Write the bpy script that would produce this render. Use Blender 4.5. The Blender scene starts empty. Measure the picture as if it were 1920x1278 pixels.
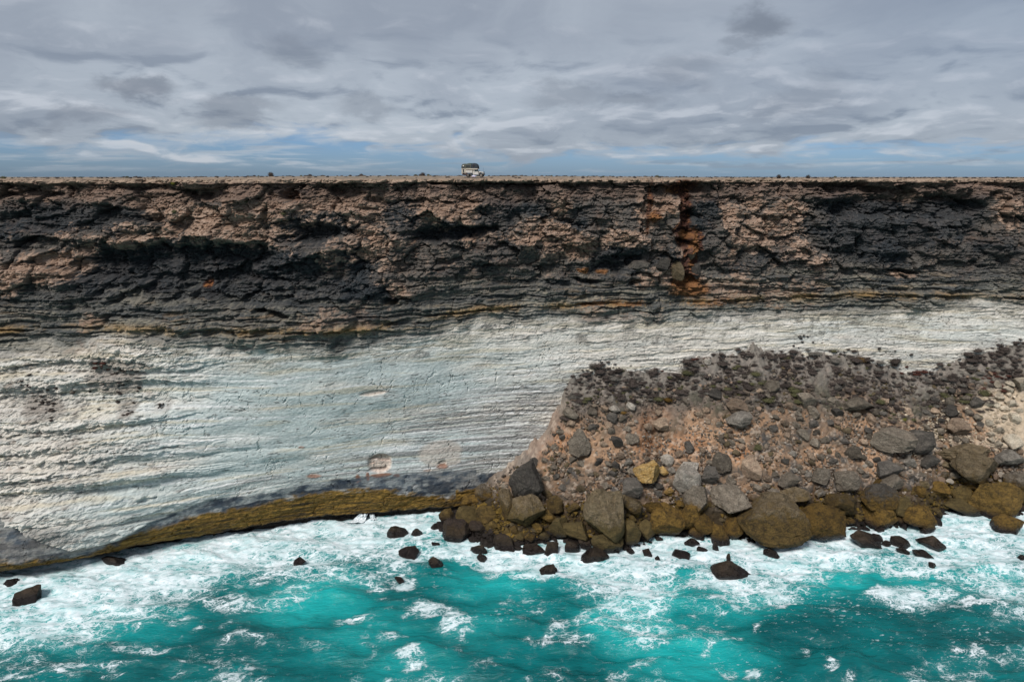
import bpy, bmesh, math, random
import numpy as np
from mathutils import Vector, Matrix

scene = bpy.context.scene
COL = scene.collection
R = math.radians

# ------------------------------------------------------------------ camera
CAM_Z, PITCH, FPX, W0, H0 = 66.48, R(13.5), 1280.0, 1920.0, 1278.0
cam_d = bpy.data.cameras.new("camera")
cam_d.sensor_width = 36.0
cam_d.lens = 24.0
cam_d.clip_start = 0.5
cam_d.clip_end = 60000.0
cam = bpy.data.objects.new("camera", cam_d)
cam.location = (0.0, 0.0, CAM_Z)
cam.rotation_euler = (math.pi / 2 - PITCH, 0.0, 0.0)
COL.objects.link(cam)
scene.camera = cam

# ------------------------------------------------------------------ view
vs = scene.view_settings
vs.view_transform = 'Standard'
vs.look = 'None'
vs.gamma = 1.0
vs.use_curve_mapping = False
vs.exposure = 1.0

# ------------------------------------------------------------------ node helper
class Nodes:
    def __init__(self, tree):
        self.t = tree
        tree.nodes.clear()
    def n(self, typ, **kw):
        nd = self.t.nodes.new(typ)
        for k, v in kw.items():
            if k.startswith('i_'):
                nd.inputs[k[2:].replace('_', ' ')].default_value = v
            else:
                setattr(nd, k, v)
        return nd
    def l(self, a, b):
        self.t.links.new(a, b)
    def put(self, sock, v):
        if v is None:
            return
        if hasattr(v, 'is_output') or isinstance(v, bpy.types.NodeSocket):
            self.l(v, sock)
        else:
            sock.default_value = v
    def math(self, op, a, b=None, c=None, clamp=False):
        nd = self.n('ShaderNodeMath', operation=op, use_clamp=clamp)
        self.put(nd.inputs[0], a)
        self.put(nd.inputs[1], b)
        self.put(nd.inputs[2], c)
        return nd.outputs[0]
    def vmath(self, op, a, b=None):
        nd = self.n('ShaderNodeVectorMath', operation=op)
        self.put(nd.inputs[0], a)
        if op == 'SCALE':
            self.put(nd.inputs[3], b)
        else:
            self.put(nd.inputs[1], b)
        return nd.outputs[0] if op not in ('DOT_PRODUCT', 'LENGTH', 'DISTANCE') else nd.outputs[1]
    def mix(self, f, a, b, blend='MIX'):
        nd = self.n('ShaderNodeMix', data_type='RGBA', blend_type=blend)
        self.put(nd.inputs[0], f)
        self.put(nd.inputs[6], a)
        self.put(nd.inputs[7], b)
        return nd.outputs[2]
    def noise(self, vec, scale, detail=4.0, rough=0.5, dist=0.0, typ='FBM', out=0, dim='3D'):
        nd = self.n('ShaderNodeTexNoise', noise_dimensions=dim)
        nd.noise_type = typ
        self.put(nd.inputs['Vector'], vec)
        nd.inputs['Scale'].default_value = scale
        nd.inputs['Detail'].default_value = detail
        nd.inputs['Roughness'].default_value = rough
        nd.inputs['Distortion'].default_value = dist
        return nd.outputs[out]
    def vor(self, vec, scale, feature='F1', rnd=1.0, out='Distance'):
        nd = self.n('ShaderNodeTexVoronoi', feature=feature)
        self.put(nd.inputs['Vector'], vec)
        nd.inputs['Scale'].default_value = scale
        nd.inputs['Randomness'].default_value = rnd
        return nd.outputs[out]
    def rng(self, v, a, b, c=0.0, d=1.0, interp='SMOOTHSTEP'):
        nd = self.n('ShaderNodeMapRange', interpolation_type=interp)
        for i, x in enumerate((v, a, b, c, d)):
            self.put(nd.inputs[i], x)
        return nd.outputs[0]
    def comb(self, x, y, z):
        nd = self.n('ShaderNodeCombineXYZ')
        for i, v in enumerate((x, y, z)):
            self.put(nd.inputs[i], v)
        return nd.outputs[0]
    def sep(self, v):
        nd = self.n('ShaderNodeSeparateXYZ')
        self.put(nd.inputs[0], v)
        return nd.outputs
    def bump(self, h, strength=0.5, dist=0.1, normal=None):
        nd = self.n('ShaderNodeBump')
        nd.inputs['Strength'].default_value = strength
        nd.inputs['Distance'].default_value = dist
        self.put(nd.inputs['Height'], h)
        if normal is not None:
            self.l(normal, nd.inputs['Normal'])
        return nd.outputs[0]

def new_mat(name):
    m = bpy.data.materials.new(name)
    m.use_nodes = True
    N = Nodes(m.node_tree)
    out = N.n('ShaderNodeOutputMaterial')
    p = N.n('ShaderNodeBsdfPrincipled')
    N.l(p.outputs[0], out.inputs[0])
    return m, N, p

def plain(name, col, rough=0.6, metal=0.0, spec=0.4, var=0.15, scale=8.0):
    m, N, p = new_mat(name)
    tc = N.n('ShaderNodeTexCoord').outputs['Object']
    nz = N.noise(tc, scale, 4, 0.6)
    c = N.mix(N.rng(nz, 0.3, 0.7), (*[x * (1 - var) for x in col], 1), (*[min(1, x * (1 + var)) for x in col], 1))
    N.l(c, p.inputs['Base Color'])
    p.inputs['Roughness'].default_value = rough
    p.inputs['Metallic'].default_value = metal
    p.inputs['Specular IOR Level'].default_value = spec
    return m

# ------------------------------------------------------------------ sky and sun
SUN_EL, SUN_AZ = R(49.0), R(-30.0)      # azimuth measured from straight behind the camera
sd = Vector((math.sin(SUN_AZ) * math.cos(SUN_EL), -math.cos(SUN_AZ) * math.cos(SUN_EL), math.sin(SUN_EL)))
world = bpy.data.worlds.new("World")
scene.world = world
world.use_nodes = True
N = Nodes(world.node_tree)
wo = N.n('ShaderNodeOutputWorld')
sky = N.n('ShaderNodeTexSky', sky_type='NISHITA')
sky.sun_disc = False
sky.sun_elevation = SUN_EL
sky.sun_rotation = math.atan2(sd.x, sd.y)
sky.air_density = 1.0
sky.dust_density = 0.6
sky.ozone_density = 2.0
dirv = N.n('ShaderNodeTexCoord').outputs['Generated']
dx, dy, dz = N.sep(dirv)
zc = N.math('MAXIMUM', dz, 0.0)
def sheet(lift_, off):
    """Direction projected on a cloud layer; lift_ looks a little higher, to find which side of a cloud faces up."""
    den = N.math('ADD', zc, 0.19 + lift_)
    return N.vmath('ADD', N.comb(N.math('DIVIDE', dx, den), N.math('DIVIDE', dy, den), 0.0), off)
def density(P, fine=True):
    w = N.noise(P, 1.6, 3, .55, 0, out=1, dim='2D')
    Q = N.vmath('ADD', P, N.vmath('SCALE', N.vmath('SUBTRACT', w, (.5, .5, .5)), .50))
    a = N.noise(Q, 0.75, 4, 0.52, dim='2D')
    v = N.n('ShaderNodeTexVoronoi', feature='F1', voronoi_dimensions='2D'); N.put(v.inputs['Vector'], Q); v.inputs['Scale'].default_value = 2.1
    b = N.math('SUBTRACT', 1.0, N.math('POWER', v.outputs['Distance'], 1.5))
    v2 = N.n('ShaderNodeTexVoronoi', feature='F1', voronoi_dimensions='2D'); N.put(v2.inputs['Vector'], Q); v2.inputs['Scale'].default_value = 4.6
    b = N.math('SUBTRACT', b, N.math('MULTIPLY', N.math('POWER', v2.outputs['Distance'], 2.0), .3))
    f = N.noise(Q, 4.2, 5, .60, dim='2D')
    d = N.math('ADD', N.math('MULTIPLY', a, 0.70), N.math('ADD', N.math('MULTIPLY', b, 0.16), N.math('MULTIPLY', f, .24)))
    return N.math('ADD', N.math('MULTIPLY', N.math('SUBTRACT', d, .54), 1.7), .5)
OFF = (3.1, 7.7, 0.0)
P = sheet(0.0, OFF)
d0 = density(P); d1 = density(sheet(0.010, OFF))
broad = N.noise(P, 0.30, 3, 0.5, dim='2D')
# cover: nearly closed overhead, breaking up into blue towards the horizon
thr = N.rng(zc, 0.006, 0.100, 0.70, -0.22, 'LINEAR')
thr = N.math('ADD', thr, N.math('MULTIPLY', N.rng(dx, 0.20, 0.75), N.rng(zc, .0, .22, .05, .12, 'LINEAR')))
mask = N.rng(N.math('SUBTRACT', d0, thr), -0.06, 0.24)
wisp = N.noise(N.comb(N.math('MULTIPLY', dx, 7.0), N.math('MULTIPLY', zc, 95.0), 0.0), 1.0, 5, .58, .3, dim='2D')
mask = N.math('MAXIMUM', mask, N.math('MULTIPLY', N.rng(wisp, .44, .70, 0, .75), N.rng(zc, .10, .05)))
mask = N.math('MULTIPLY', mask, N.rng(zc, -0.004, 0.022))
thick = N.rng(d0, 0.35, 0.85)
grey = N.mix(thick, (0.200, 0.222, 0.247, 1), (0.138, 0.156, 0.182, 1))
upf = N.math('SUBTRACT', d0, d1)                    # >0: the edge towards the top of a puff, lit; <0: its base
puffy = N.rng(zc, .23, .10, .35, 1.0)
grey = N.mix(N.math('MULTIPLY', N.rng(upf, -0.01, 0.22, 0, .72), puffy), grey, (0.278, 0.294, 0.318, 1))
grey = N.mix(N.math('MULTIPLY', N.rng(upf, 0.0, -0.24, 0, .75), puffy), grey, (0.082, 0.099, 0.126, 1))
grey = N.mix(N.rng(broad, .42, .62, 0, .40), grey, (0.128, 0.146, 0.172, 1))
eastern = N.math('MULTIPLY', N.rng(dx, 0.15, 0.75), N.rng(zc, .03, .2))
grey = N.mix(N.math('MULTIPLY', eastern, .55), grey, (0.098, 0.128, 0.170, 1))
skyc = N.vmath('SCALE', sky.outputs[0], 0.050)
tint = N.mix(1.0, skyc, (0.40, 0.585, 0.98, 1), 'MULTIPLY')
grey = N.vmath('SCALE', grey, 1.13)
colr = N.mix(N.math('MULTIPLY', mask, 0.93), tint, grey)
PUFFS = [(265, 158, 58, 22, .8), (440, 207, 76, 24, .6), (150, 215, 70, 18, .45), (550, 105, 50, 30, .35), (1420, 48, 56, 34, .85),
         (1385, 98, 46, 15, .5), (690, 205, 60, 20, .45), (1290, 140, 60, 25, .35), (1065, 188, 70, 22, .45), (1490, 190, 70, 28, .3), (1180, 185, 60, 16, .45)]
warp = N.noise(N.vmath('MULTIPLY', dirv, (1, 1, 2.0)), 9.0, 6, 0.62, 0.0, out=1)
wv = N.vmath('ADD', dirv, N.vmath('SCALE', N.vmath('SUBTRACT', warp, (0.5, 0.5, 0.5)), 0.10))
tot = None
for (px, py, rx, ry, a) in PUFFS:
    v = Vector(((px - 960) / FPX, 1.0, -(py - 639) / FPX))
    d = Vector((v.x, v.y * math.cos(PITCH) + v.z * math.sin(PITCH), v.z * math.cos(PITCH) - v.y * math.sin(PITCH))).normalized()
    q = N.vmath('SUBTRACT', wv, tuple(d))
    k = v.length
    q = N.vmath('MULTIPLY', q, (FPX / rx * k, 2.0, FPX / ry * k))
    g = N.rng(N.vmath('LENGTH', q), 0.45, 1.45, a, 0.0)
    tot = g if tot is None else N.math('MAXIMUM', tot, g)
colr = N.mix(N.math('MULTIPLY', tot, 0.78), colr, (0.078, 0.093, 0.120, 1))
bg = N.n('ShaderNodeBackground')
N.l(colr, bg.inputs[0])
bg.inputs[1].default_value = 1.0
N.l(bg.outputs[0], wo.inputs[0])

sun_d = bpy.data.lights.new("sun", 'SUN')
sun_d.energy = 1.9
sun_d.angle = R(17.0)
sun_d.color = (1.0, 0.965, 0.92)
sun = bpy.data.objects.new("sun", sun_d)
sun.rotation_euler = (-sd).to_track_quat('-Z', 'Y').to_euler()
sun.location = (0, 0, 200)
COL.objects.link(sun)

# ------------------------------------------------------------------ numpy noise
f32 = np.float32
_rs = np.random.RandomState(7)
_PERM = np.concatenate([_rs.permutation(256)] * 2).astype(np.int32)
_ang = _rs.rand(256) * 2 * np.pi
_GX, _GY = np.cos(_ang).astype(f32), np.sin(_ang).astype(f32)
_RND = _rs.rand(3, 256).astype(f32)

def _h(ix, iy, s):
    return _PERM[(_PERM[(ix + s * 37) & 255] + iy + s * 11) & 255]

def perlin(x, y, s=0):
    x = np.asarray(x, f32); y = np.asarray(y, f32)
    fx = np.floor(x); fy = np.floor(y)
    ix = fx.astype(np.int32); iy = fy.astype(np.int32)
    x = x - fx; y = y - fy
    u = x * x * x * (x * (x * 6 - 15) + 10); v = y * y * y * (y * (y * 6 - 15) + 10)
    def g(a, b, dx, dy):
        h = _h(ix + a, iy + b, s)
        return _GX[h] * dx + _GY[h] * dy
    n0 = g(0, 0, x, y); n1 = g(1, 0, x - 1, y)
    n2 = g(0, 1, x, y - 1); n3 = g(1, 1, x - 1, y - 1)
    a = n0 + u * (n1 - n0); b = n2 + u * (n3 - n2)
    return (a + v * (b - a)) * 1.5

def fbm(x, y, o=4, s=0, gain=0.5):
    t = 0.0; a = 1.0; m = 0.0
    for i in range(o):
        k = 2.03 ** i
        t = t + a * perlin(x * k + 13.7 * i, y * k - 7.1 * i, s + i)
        m += a; a *= gain
    return t / m * 1.4

def ridged(x, y, o=4, s=0, gain=0.5):
    t = 0.0; a = 1.0; m = 0.0
    for i in range(o):
        k = 2.03 ** i
        t = t + a * (1 - np.abs(perlin(x * k + 5.3 * i, y * k + 3.9 * i, s + i)) * 1.6)
        m += a; a *= gain
    return t / m

def voro(x, y, s=0):
    x = np.asarray(x, f32); y = np.asarray(y, f32)
    fx = np.floor(x); fy = np.floor(y)
    ix = fx.astype(np.int32); iy = fy.astype(np.int32)
    rx = x - fx; ry = y - fy
    f1 = np.full(x.shape, 9, f32); f2 = f1.copy(); c = np.zeros(x.shape, f32)
    for a in (-1, 0, 1):
        for b in (-1, 0, 1):
            h = _h(ix + a, iy + b, s)
            d = np.hypot(a + _RND[0][h] - rx, b + _RND[1][h] - ry)
            near = d < f1
            f2 = np.where(near, f1, np.minimum(f2, d))
            c = np.where(near, _RND[2][h], c)
            f1 = np.where(near, d, f1)
    return f1, f2, c

def facets(x, y, s=0):
    """Voronoi blocks whose faces are tilted planes: (edge distance, block number, tilted height)."""
    x = np.asarray(x, f32); y = np.asarray(y, f32)
    fx = np.floor(x); fy = np.floor(y); ix = fx.astype(np.int32); iy = fy.astype(np.int32)
    rx = x - fx; ry = y - fy
    f1 = np.full(x.shape, 9, f32); f2 = f1.copy(); c = np.zeros(x.shape, f32); t = np.zeros(x.shape, f32)
    for a in (-1, 0, 1):
        for b in (-1, 0, 1):
            h = _h(ix + a, iy + b, s)
            ex = a + _RND[0][h] - rx; ey = b + _RND[1][h] - ry
            d = np.maximum(np.abs(ex) * .9 + np.abs(ey) * .35, np.abs(ey) * .95 + np.abs(ex) * .2)
            near = d < f1
            f2 = np.where(near, f1, np.minimum(f2, d)); c = np.where(near, _RND[2][h], c)
            g = _h(ix + a + 57, iy + b + 31, s + 3)
            t = np.where(near, (_RND[0][g] - .5) * ex * 2 + (_RND[1][g] - .35) * ey * 2, t)
            f1 = np.where(near, d, f1)
    return f2 - f1, c, t

def sstep(a, b, v):
    t = np.clip((v - a) / (b - a), 0, 1)
    return t * t * (3 - 2 * t)

def lerp(a, b, t):
    return a + (b - a) * t

def mixc(c, col, m):
    return c + (np.asarray(col, f32) - c) * m[..., None]

# ------------------------------------------------------------------ mesh helpers
def link(o, parent=None):
    COL.objects.link(o)
    if parent is not None:
        o.parent = parent
    return o

def tag(o, label=None, cat=None, group=None, kind=None):
    for k, v in (('label', label), ('category', cat), ('group', group), ('kind', kind)):
        if v:
            o[k] = v
    return o

def raw_mesh(name, verts, faces, nside, cols=None, smooth=True, colname='rock_colour'):
    verts = np.asarray(verts, f32).reshape(-1, 3)
    faces = np.asarray(faces, np.int32).reshape(-1, nside)
    me = bpy.data.meshes.new(name)
    me.vertices.add(len(verts)); me.vertices.foreach_set('co', verts.ravel())
    me.loops.add(faces.size); me.loops.foreach_set('vertex_index', faces.ravel())
    me.polygons.add(len(faces))
    me.polygons.foreach_set('loop_start', np.arange(0, faces.size, nside, dtype=np.int32))
    me.polygons.foreach_set('loop_total', np.full(len(faces), nside, np.int32))
    me.polygons.foreach_set('use_smooth', np.full(len(faces), smooth, dtype=bool))
    if cols is not None:
        at = me.color_attributes.new(colname, 'FLOAT_COLOR', 'POINT')
        at.data.foreach_set('color', np.asarray(cols, f32).ravel())
    me.update(calc_edges=True)
    return me

def grid_faces(nr, nc, flip=False):
    i = np.arange((nr - 1) * (nc - 1)).reshape(nr - 1, nc - 1)
    base = (i // (nc - 1)) * nc + i % (nc - 1)
    q = np.stack([base, base + 1, base + nc + 1, base + nc], -1)
    if flip:
        q = q[..., ::-1]
    return q.reshape(-1, 4)

def axis(a, b, d0, d1, step, cstep):
    left = np.arange(a, d0, cstep); mid = np.arange(d0, d1, step); right = np.arange(d1, b + cstep, cstep)
    return np.concatenate([left, mid, right]).astype(f32)

# ------------------------------------------------------------------ rays: the photograph's points on the place's own surfaces
def ray(px, py):
    vx = (px - 960.0) / FPX; vz = -(py - 639.0) / FPX
    return np.array([vx, math.cos(PITCH) + vz * math.sin(PITCH), vz * math.cos(PITCH) - math.sin(PITCH)])

def on_water(px, py, z=0.0):
    d = ray(px, py)
    t = (z - CAM_Z) / d[2]
    return d[0] * t, d[1] * t

# plan of the cliff face: distance y for heights z at stations x
_ST_Z = np.array([-3, 0, 3, 6, 12, 25, 40, 50, 58, 66.0])
_ST_X = np.array([-200, -95, -78, -70, -60, -40, -20, -9, 10, 30, 55, 80, 100, 200.0])
_ST_Y = np.array([
    [100, 100, 99, 99, 101, 107, 113, 115, 116, 118],
    [104, 103, 98.5, 99.5, 102, 108.5, 115, 117, 118, 120],
    [110, 109, 103.0, 103.5, 105.5, 110, 115, 117, 118, 120],
    [113, 112.5, 108.3, 107.8, 109, 112, 115, 117.2, 118.2, 120],
    [117, 116.5, 114.0, 113.2, 113.2, 114, 115, 117.5, 118.5, 120.5],
    [123, 123, 122, 120.5, 119.5, 117, 116, 118.5, 120, 122],
    [126, 126, 125.5, 124.5, 124.5, 124, 124.5, 125, 126, 127],
    [128, 128, 128, 128, 128, 128.5, 130, 130, 130.5, 131.5],
    [132, 132, 132, 132, 132, 133, 135, 135, 135, 136.5],
    [137, 137, 137, 137, 137, 138, 140, 140, 140.5, 142],
    [142, 142, 142, 142, 142, 143, 145, 145.5, 146, 147],
    [146, 146, 146, 146, 146, 147, 149, 149, 149.5, 150.5],
    [146, 146, 146, 146, 146, 146.5, 148, 148.5, 149, 150],
    [140, 140, 140, 140, 140, 141, 143, 144, 145, 146.0]])
# resample finely and smooth so that the plan has no kinks
_GXs = np.arange(-200, 200.01, 2.0); _GZs = np.arange(-3, 66.01, 1.0)
_t = np.stack([np.interp(_GZs, _ST_Z, r) for r in _ST_Y])
_t = np.stack([np.interp(_GXs, _ST_X, _t[:, j]) for j in range(len(_GZs))], 1)
for _k in range(8):
    _t[1:-1] = (_t[:-2] + 2 * _t[1:-1] + _t[2:]) / 4
for _k in range(3):
    _t[:, 1:-1] = (_t[:, :-2] + 2 * _t[:, 1:-1] + _t[:, 2:]) / 4
_CY = _t

def cliff_y(x, z):
    u = np.clip((np.asarray(x, float) + 200) / 2.0, 0, len(_GXs) - 1.001); v = np.clip(np.asarray(z, float) + 3, 0, len(_GZs) - 1.001)
    i = u.astype(int); j = v.astype(int); u = u - i; v = v - j
    a = _CY[i, j] * (1 - u) + _CY[i + 1, j] * u
    b = _CY[i, j + 1] * (1 - u) + _CY[i + 1, j + 1] * u
    return a * (1 - v) + b * v

_T = np.arange(85, 200, 0.1)
def on_cliff(px, py):
    d = ray(px, py)
    p = d[None] * _T[:, None]
    z = p[:, 2] + CAM_Z
    k = np.argmax(p[:, 1] >= cliff_y(p[:, 0], z))
    return float(p[k, 0]), float(z[k])
M_PX = 1 / 9.8          # metres per photo pixel on the cliff, about

# ------------------------------------------------------------------ cliff
def trace(pts):
    q = sorted(on_cliff(*p) for p in pts)
    return np.array([a for a, b in q]), np.array([b for a, b in q])

def blobs(x, z, lst, wx, wz):
    """Largest of several soft ellipses (photo px: x, y, rx, ry, strength) on the cliff face."""
    out = np.zeros(x.shape, f32)
    for (px, py, rx, ry, a) in lst:
        cx, cz = on_cliff(px, py)
        e = np.sqrt(((x + wx - cx) / (rx * M_PX)) ** 2 + ((z + wz - cz) / (ry * M_PX)) ** 2)
        out = np.maximum(out, a * np.clip(1.6 - e * 0.8, 0, 1))
    return out

xs = axis(-190, 190, -99, 121, 0.175, 1.6)
zs = np.concatenate([np.arange(-2.5, 66.01, 0.15)]).astype(f32)
X, Z = np.meshgrid(xs, zs)
w1 = fbm(X / 9, Z / 6, 4, 1); w2 = fbm(X / 9, Z / 6, 4, 21)
w3 = fbm(X / 2.2, Z / 1.5, 3, 41); w4 = fbm(X / 2.2, Z / 1.5, 3, 61)

# boundaries taken from the photograph
tx, tz = trace([(0, 665), (100, 652), (200, 640), (300, 637), (400, 652), (500, 655), (640, 662), (720, 645), (800, 628), (900, 603), (1000, 592),
                (1100, 602), (1200, 602), (1300, 592), (1400, 588), (1500, 590), (1600, 590), (1700, 585), (1800, 575), (1919, 572)])
ZB = np.interp(X, tx, tz).astype(f32)                     # where the pale lower beds begin
ox, oz = trace([(0, 619), (150, 614), (300, 618), (430, 622), (530, 622), (700, 619), (762, 597), (855, 586), (950, 577), (1069, 575), (1100, 569),
                (1257, 569), (1400, 562), (1600, 552), (1753, 555), (1919, 560)])
ZO = np.interp(X, ox, oz).astype(f32)                     # the ochre seam
gx, gz = trace([(0, 1050), (143, 1044), (188, 1031), (244, 1007), (300, 986), (357, 969), (413, 956), (480, 951), (555, 932), (630, 920), (705, 915),
                (780, 926), (855, 932)])
ZG = np.interp(X, gx, gz, right=5.0).astype(f32)          # top of the golden algae band
nx_, nz_ = trace([(0, 960), (143, 1030), (188, 1020), (244, 1000), (282, 976), (357, 948), (394, 936), (477, 931), (555, 911), (619, 899), (668, 895), (743, 887),
                  (818, 882), (893, 880)])
ZN = np.interp(X, nx_, nz_, right=8.0).astype(f32)        # top of the dark spray band

hb = Z - ZB + w1 * 1.5 + w3 * 0.7 + w2 * .6
up = sstep(-1.8, 2.6, hb)                                 # 1 = dark upper limestone
upb = sstep(2.5, 8.0, Z - ZO)                             # 1 = blocky, above the seam
pale = 1 - up
S = Z + w1 * 0.55 + 0.02 * X                              # bedding coordinate

TAN = [(75, 375, 26, 12, .9), (175, 362, 45, 10, .7), (260, 388, 18, 10, .8), (232, 425, 32, 10, .95), (250, 450, 45, 13, 1.), (395, 400, 95, 52, .86), (340, 380, 40, 40, .75),
       (110, 500, 62, 20, 1.), (60, 515, 55, 14, 1.), (160, 488, 22, 20, 1.), (20, 543, 26, 13, 1.), (145, 440, 40, 16, .6), (172, 600, 13, 14, 1.), (326, 540, 6, 20, .6),
       (600, 385, 115, 42, .9), (520, 405, 60, 50, .88), (690, 380, 30, 30, .8), (840, 385, 62, 38, 1.), (860, 405, 36, 22, 1.), (683, 452, 70, 26, .72), (720, 520, 20, 30, .5), (615, 486, 16, 14, .8),
       (910, 447, 55, 9, .75), (752, 544, 17, 9, 1.), (640, 600, 50, 28, .75), (1050, 380, 22, 22, .8), (1010, 438, 60, 20, .85), (1085, 455, 40, 22, .8), (1120, 470, 30, 20, .75),
       (1222, 388, 24, 24, .95), (1262, 384, 26, 14, .95), (1163, 450, 36, 18, .9), (1368, 410, 12, 24, .95), (1380, 455, 10, 30, .9), (1425, 432, 30, 30, .85), (1412, 380, 22, 20, .7),
       (1475, 410, 34, 42, .85), (1503, 466, 22, 14, .9), (1530, 492, 18, 18, .85), (1698, 369, 26, 13, 1.), (1700, 385, 22, 12, .7), (1880, 392, 26, 24, .95), (1900, 420, 22, 14, .8),
       (1690, 516, 22, 6, .7), (1232, 522, 45, 16, .8), (1365, 545, 70, 22, .72), (1480, 548, 60, 20, .6), (1290, 470, 20, 16, .6), (1300, 525, 20, 20, .7), (560, 450, 60, 14, .6), (450, 455, 70, 16, .8), (300, 470, 80, 12, .6),
       (1120, 600, 14, 30, .75), (1190, 600, 50, 14, .6), (220, 655, 50, 10, .7), (1780, 345, 150, 5, .8), (300, 345, 300, 6, .75), (600, 347, 160, 8, .8), (1000, 342, 150, 4, .6), (1400, 342, 150, 4, .6)]
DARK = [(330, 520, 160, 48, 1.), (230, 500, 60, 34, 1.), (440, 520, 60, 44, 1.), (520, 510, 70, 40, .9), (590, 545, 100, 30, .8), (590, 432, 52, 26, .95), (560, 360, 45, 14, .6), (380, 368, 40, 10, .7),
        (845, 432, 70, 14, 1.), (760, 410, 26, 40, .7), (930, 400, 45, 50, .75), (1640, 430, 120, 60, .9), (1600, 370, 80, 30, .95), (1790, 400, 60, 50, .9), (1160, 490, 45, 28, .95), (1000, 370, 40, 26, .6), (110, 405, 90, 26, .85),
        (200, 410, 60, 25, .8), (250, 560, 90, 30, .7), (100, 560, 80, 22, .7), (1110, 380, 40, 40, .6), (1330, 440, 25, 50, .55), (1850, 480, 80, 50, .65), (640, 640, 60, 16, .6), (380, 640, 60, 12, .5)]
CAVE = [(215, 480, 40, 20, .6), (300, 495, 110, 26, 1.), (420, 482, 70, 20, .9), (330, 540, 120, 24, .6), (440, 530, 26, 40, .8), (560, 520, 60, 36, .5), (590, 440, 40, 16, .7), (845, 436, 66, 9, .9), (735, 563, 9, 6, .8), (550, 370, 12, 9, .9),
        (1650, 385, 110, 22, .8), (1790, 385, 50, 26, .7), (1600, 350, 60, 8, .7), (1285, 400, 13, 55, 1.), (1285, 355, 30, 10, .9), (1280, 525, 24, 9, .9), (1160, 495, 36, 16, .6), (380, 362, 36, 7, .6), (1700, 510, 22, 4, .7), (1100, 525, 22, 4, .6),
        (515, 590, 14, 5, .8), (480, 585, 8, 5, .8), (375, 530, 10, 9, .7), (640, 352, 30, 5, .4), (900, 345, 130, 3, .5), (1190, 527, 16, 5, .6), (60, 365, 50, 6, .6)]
RUST = [(1285, 400, 11, 60, 1.), (1280, 350, 34, 12, .8), (1272, 432, 10, 18, 1.), (1300, 440, 16, 14, .8), (1290, 500, 14, 34, 1.), (1285, 530, 22, 10, 1.), (1308, 480, 5, 40, .8), (1216, 385, 5, 45, .7), (1226, 405, 12, 10, .7), (1095, 507, 12, 4, .7),
        (1130, 510, 9, 3, .6), (376, 535, 7, 6, .9), (776, 470, 18, 40, .4), (1035, 435, 26, 10, .35), (1300, 545, 34, 14, .6), (550, 372, 14, 10, .5), (1220, 470, 5, 30, .5), (1150, 560, 20, 8, .5)]
tan_m = blobs(X, Z, TAN, w1 * 1.5 + w3 * .7, w2 * 1.2 + w4 * .5)
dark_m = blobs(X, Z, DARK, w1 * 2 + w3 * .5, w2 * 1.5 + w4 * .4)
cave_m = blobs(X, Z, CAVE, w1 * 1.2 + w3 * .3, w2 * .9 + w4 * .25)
rust_m = blobs(X, Z, RUST, w1 * .6 + w3 * .3, w2 * .8 + w4 * .3)

# --- relief (metres towards the sea)
D = fbm(X / 20, Z / 13, 3, 81) * 1.3 * up + fbm(X / 20, Z / 13, 3, 81) * 0.7 * pale
rel = up * (0.35 + 0.65 * upb)
e1, c1, t1 = facets(X / 5.4 + w3 * .16, Z / 3.1 + w4 * .16, 3)
crk1 = sstep(0.0, 0.10, e1)
D += rel * ((c1 - .5) * 1.7 + t1 * 1.5 - (1 - crk1) * 0.45)
e2, c2, t2 = facets(X / 1.5 + w3 * .2, Z / 0.85 + w4 * .2, 5)
crk2 = sstep(0.0, 0.15, e2)
rough_zone = np.clip(0.45 + 0.9 * fbm(X / 14, Z / 8, 3, 91) + 0.4 * tan_m, 0.2, 1.0)
D += rel * rough_zone * ((c2 - .5) * 0.50 + t2 * .48 - (1 - crk2) * 0.22)
e3, c3b, t3 = facets(X / .62, Z / 0.40, 7)
D += rel * rough_zone * ((c3b - .5) * .14 + t3 * .12)
D += rel * (ridged(X / 6.5 + w3 * .2, Z / 3.2 + w4 * .2, 3, 101) - 0.55) * .9
D += rel * fbm(X / 0.9, Z / 0.5, 3, 111) * 0.12
fr = np.abs(fbm(X / 2.6 + w3 * .2, Z / 1.3 + w4 * .2, 4, 113, .6))
D -= rel * sstep(.07, .0, fr) * .38
# ledges of the upper beds
led = fbm(X / 22, S / 1.15, 4, 121, .6)
butt = fbm(X / 4.5 + w3 * .15, Z / 11, 4, 125, .55)
D += up * butt * 0.9 + sstep(.1, .5, fbm(X / 9 + w3 * .2, Z / 7, 4, 127)) * up * 1.0
D += up * (1 - .62 * upb) * (sstep(-.10, .10, led) * 0.70 - 0.35)
lf = fbm(X / 9, S / 0.42, 3, 131, .55)
D += up * (1.2 - upb * .7) * lf * 0.34
# overhung recesses: deep under the lip, easing out downwards
D -= sstep(.2, .85, cave_m + .2 * w3) * 3.0 * up
D += sstep(.35, .75, tan_m) * 0.55 * up
# cap rock: a thin hard lip with a soft bed under it
lip = 65.3 + fbm(X / 6, X * 0 + 3, 4, 141) * 0.35
D += sstep(lip - .12, lip + .12, Z) * 0.55 - sstep(lip - 1.3, lip - .5, Z) * (1 - sstep(lip - .12, lip + .1, Z)) * 0.9 * np.clip(.6 + w1, 0, 1)
D += sstep(63.4, 62.6, Z) * sstep(60.5, 62.6, Z) * np.clip(w2 * 1.6, 0, 1) * 0.9
# seam
seam = np.exp(-((Z - ZO + w3 * .12) / 0.22) ** 2) * np.clip(.75 + w1 * 1.2 + .5 * fbm(X / 3, X * 0, 2, 151), 0, 1)
D -= seam * 0.55
D += np.exp(-((Z - ZO - .55 + w3 * .15) / 0.4) ** 2) * 0.35
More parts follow.
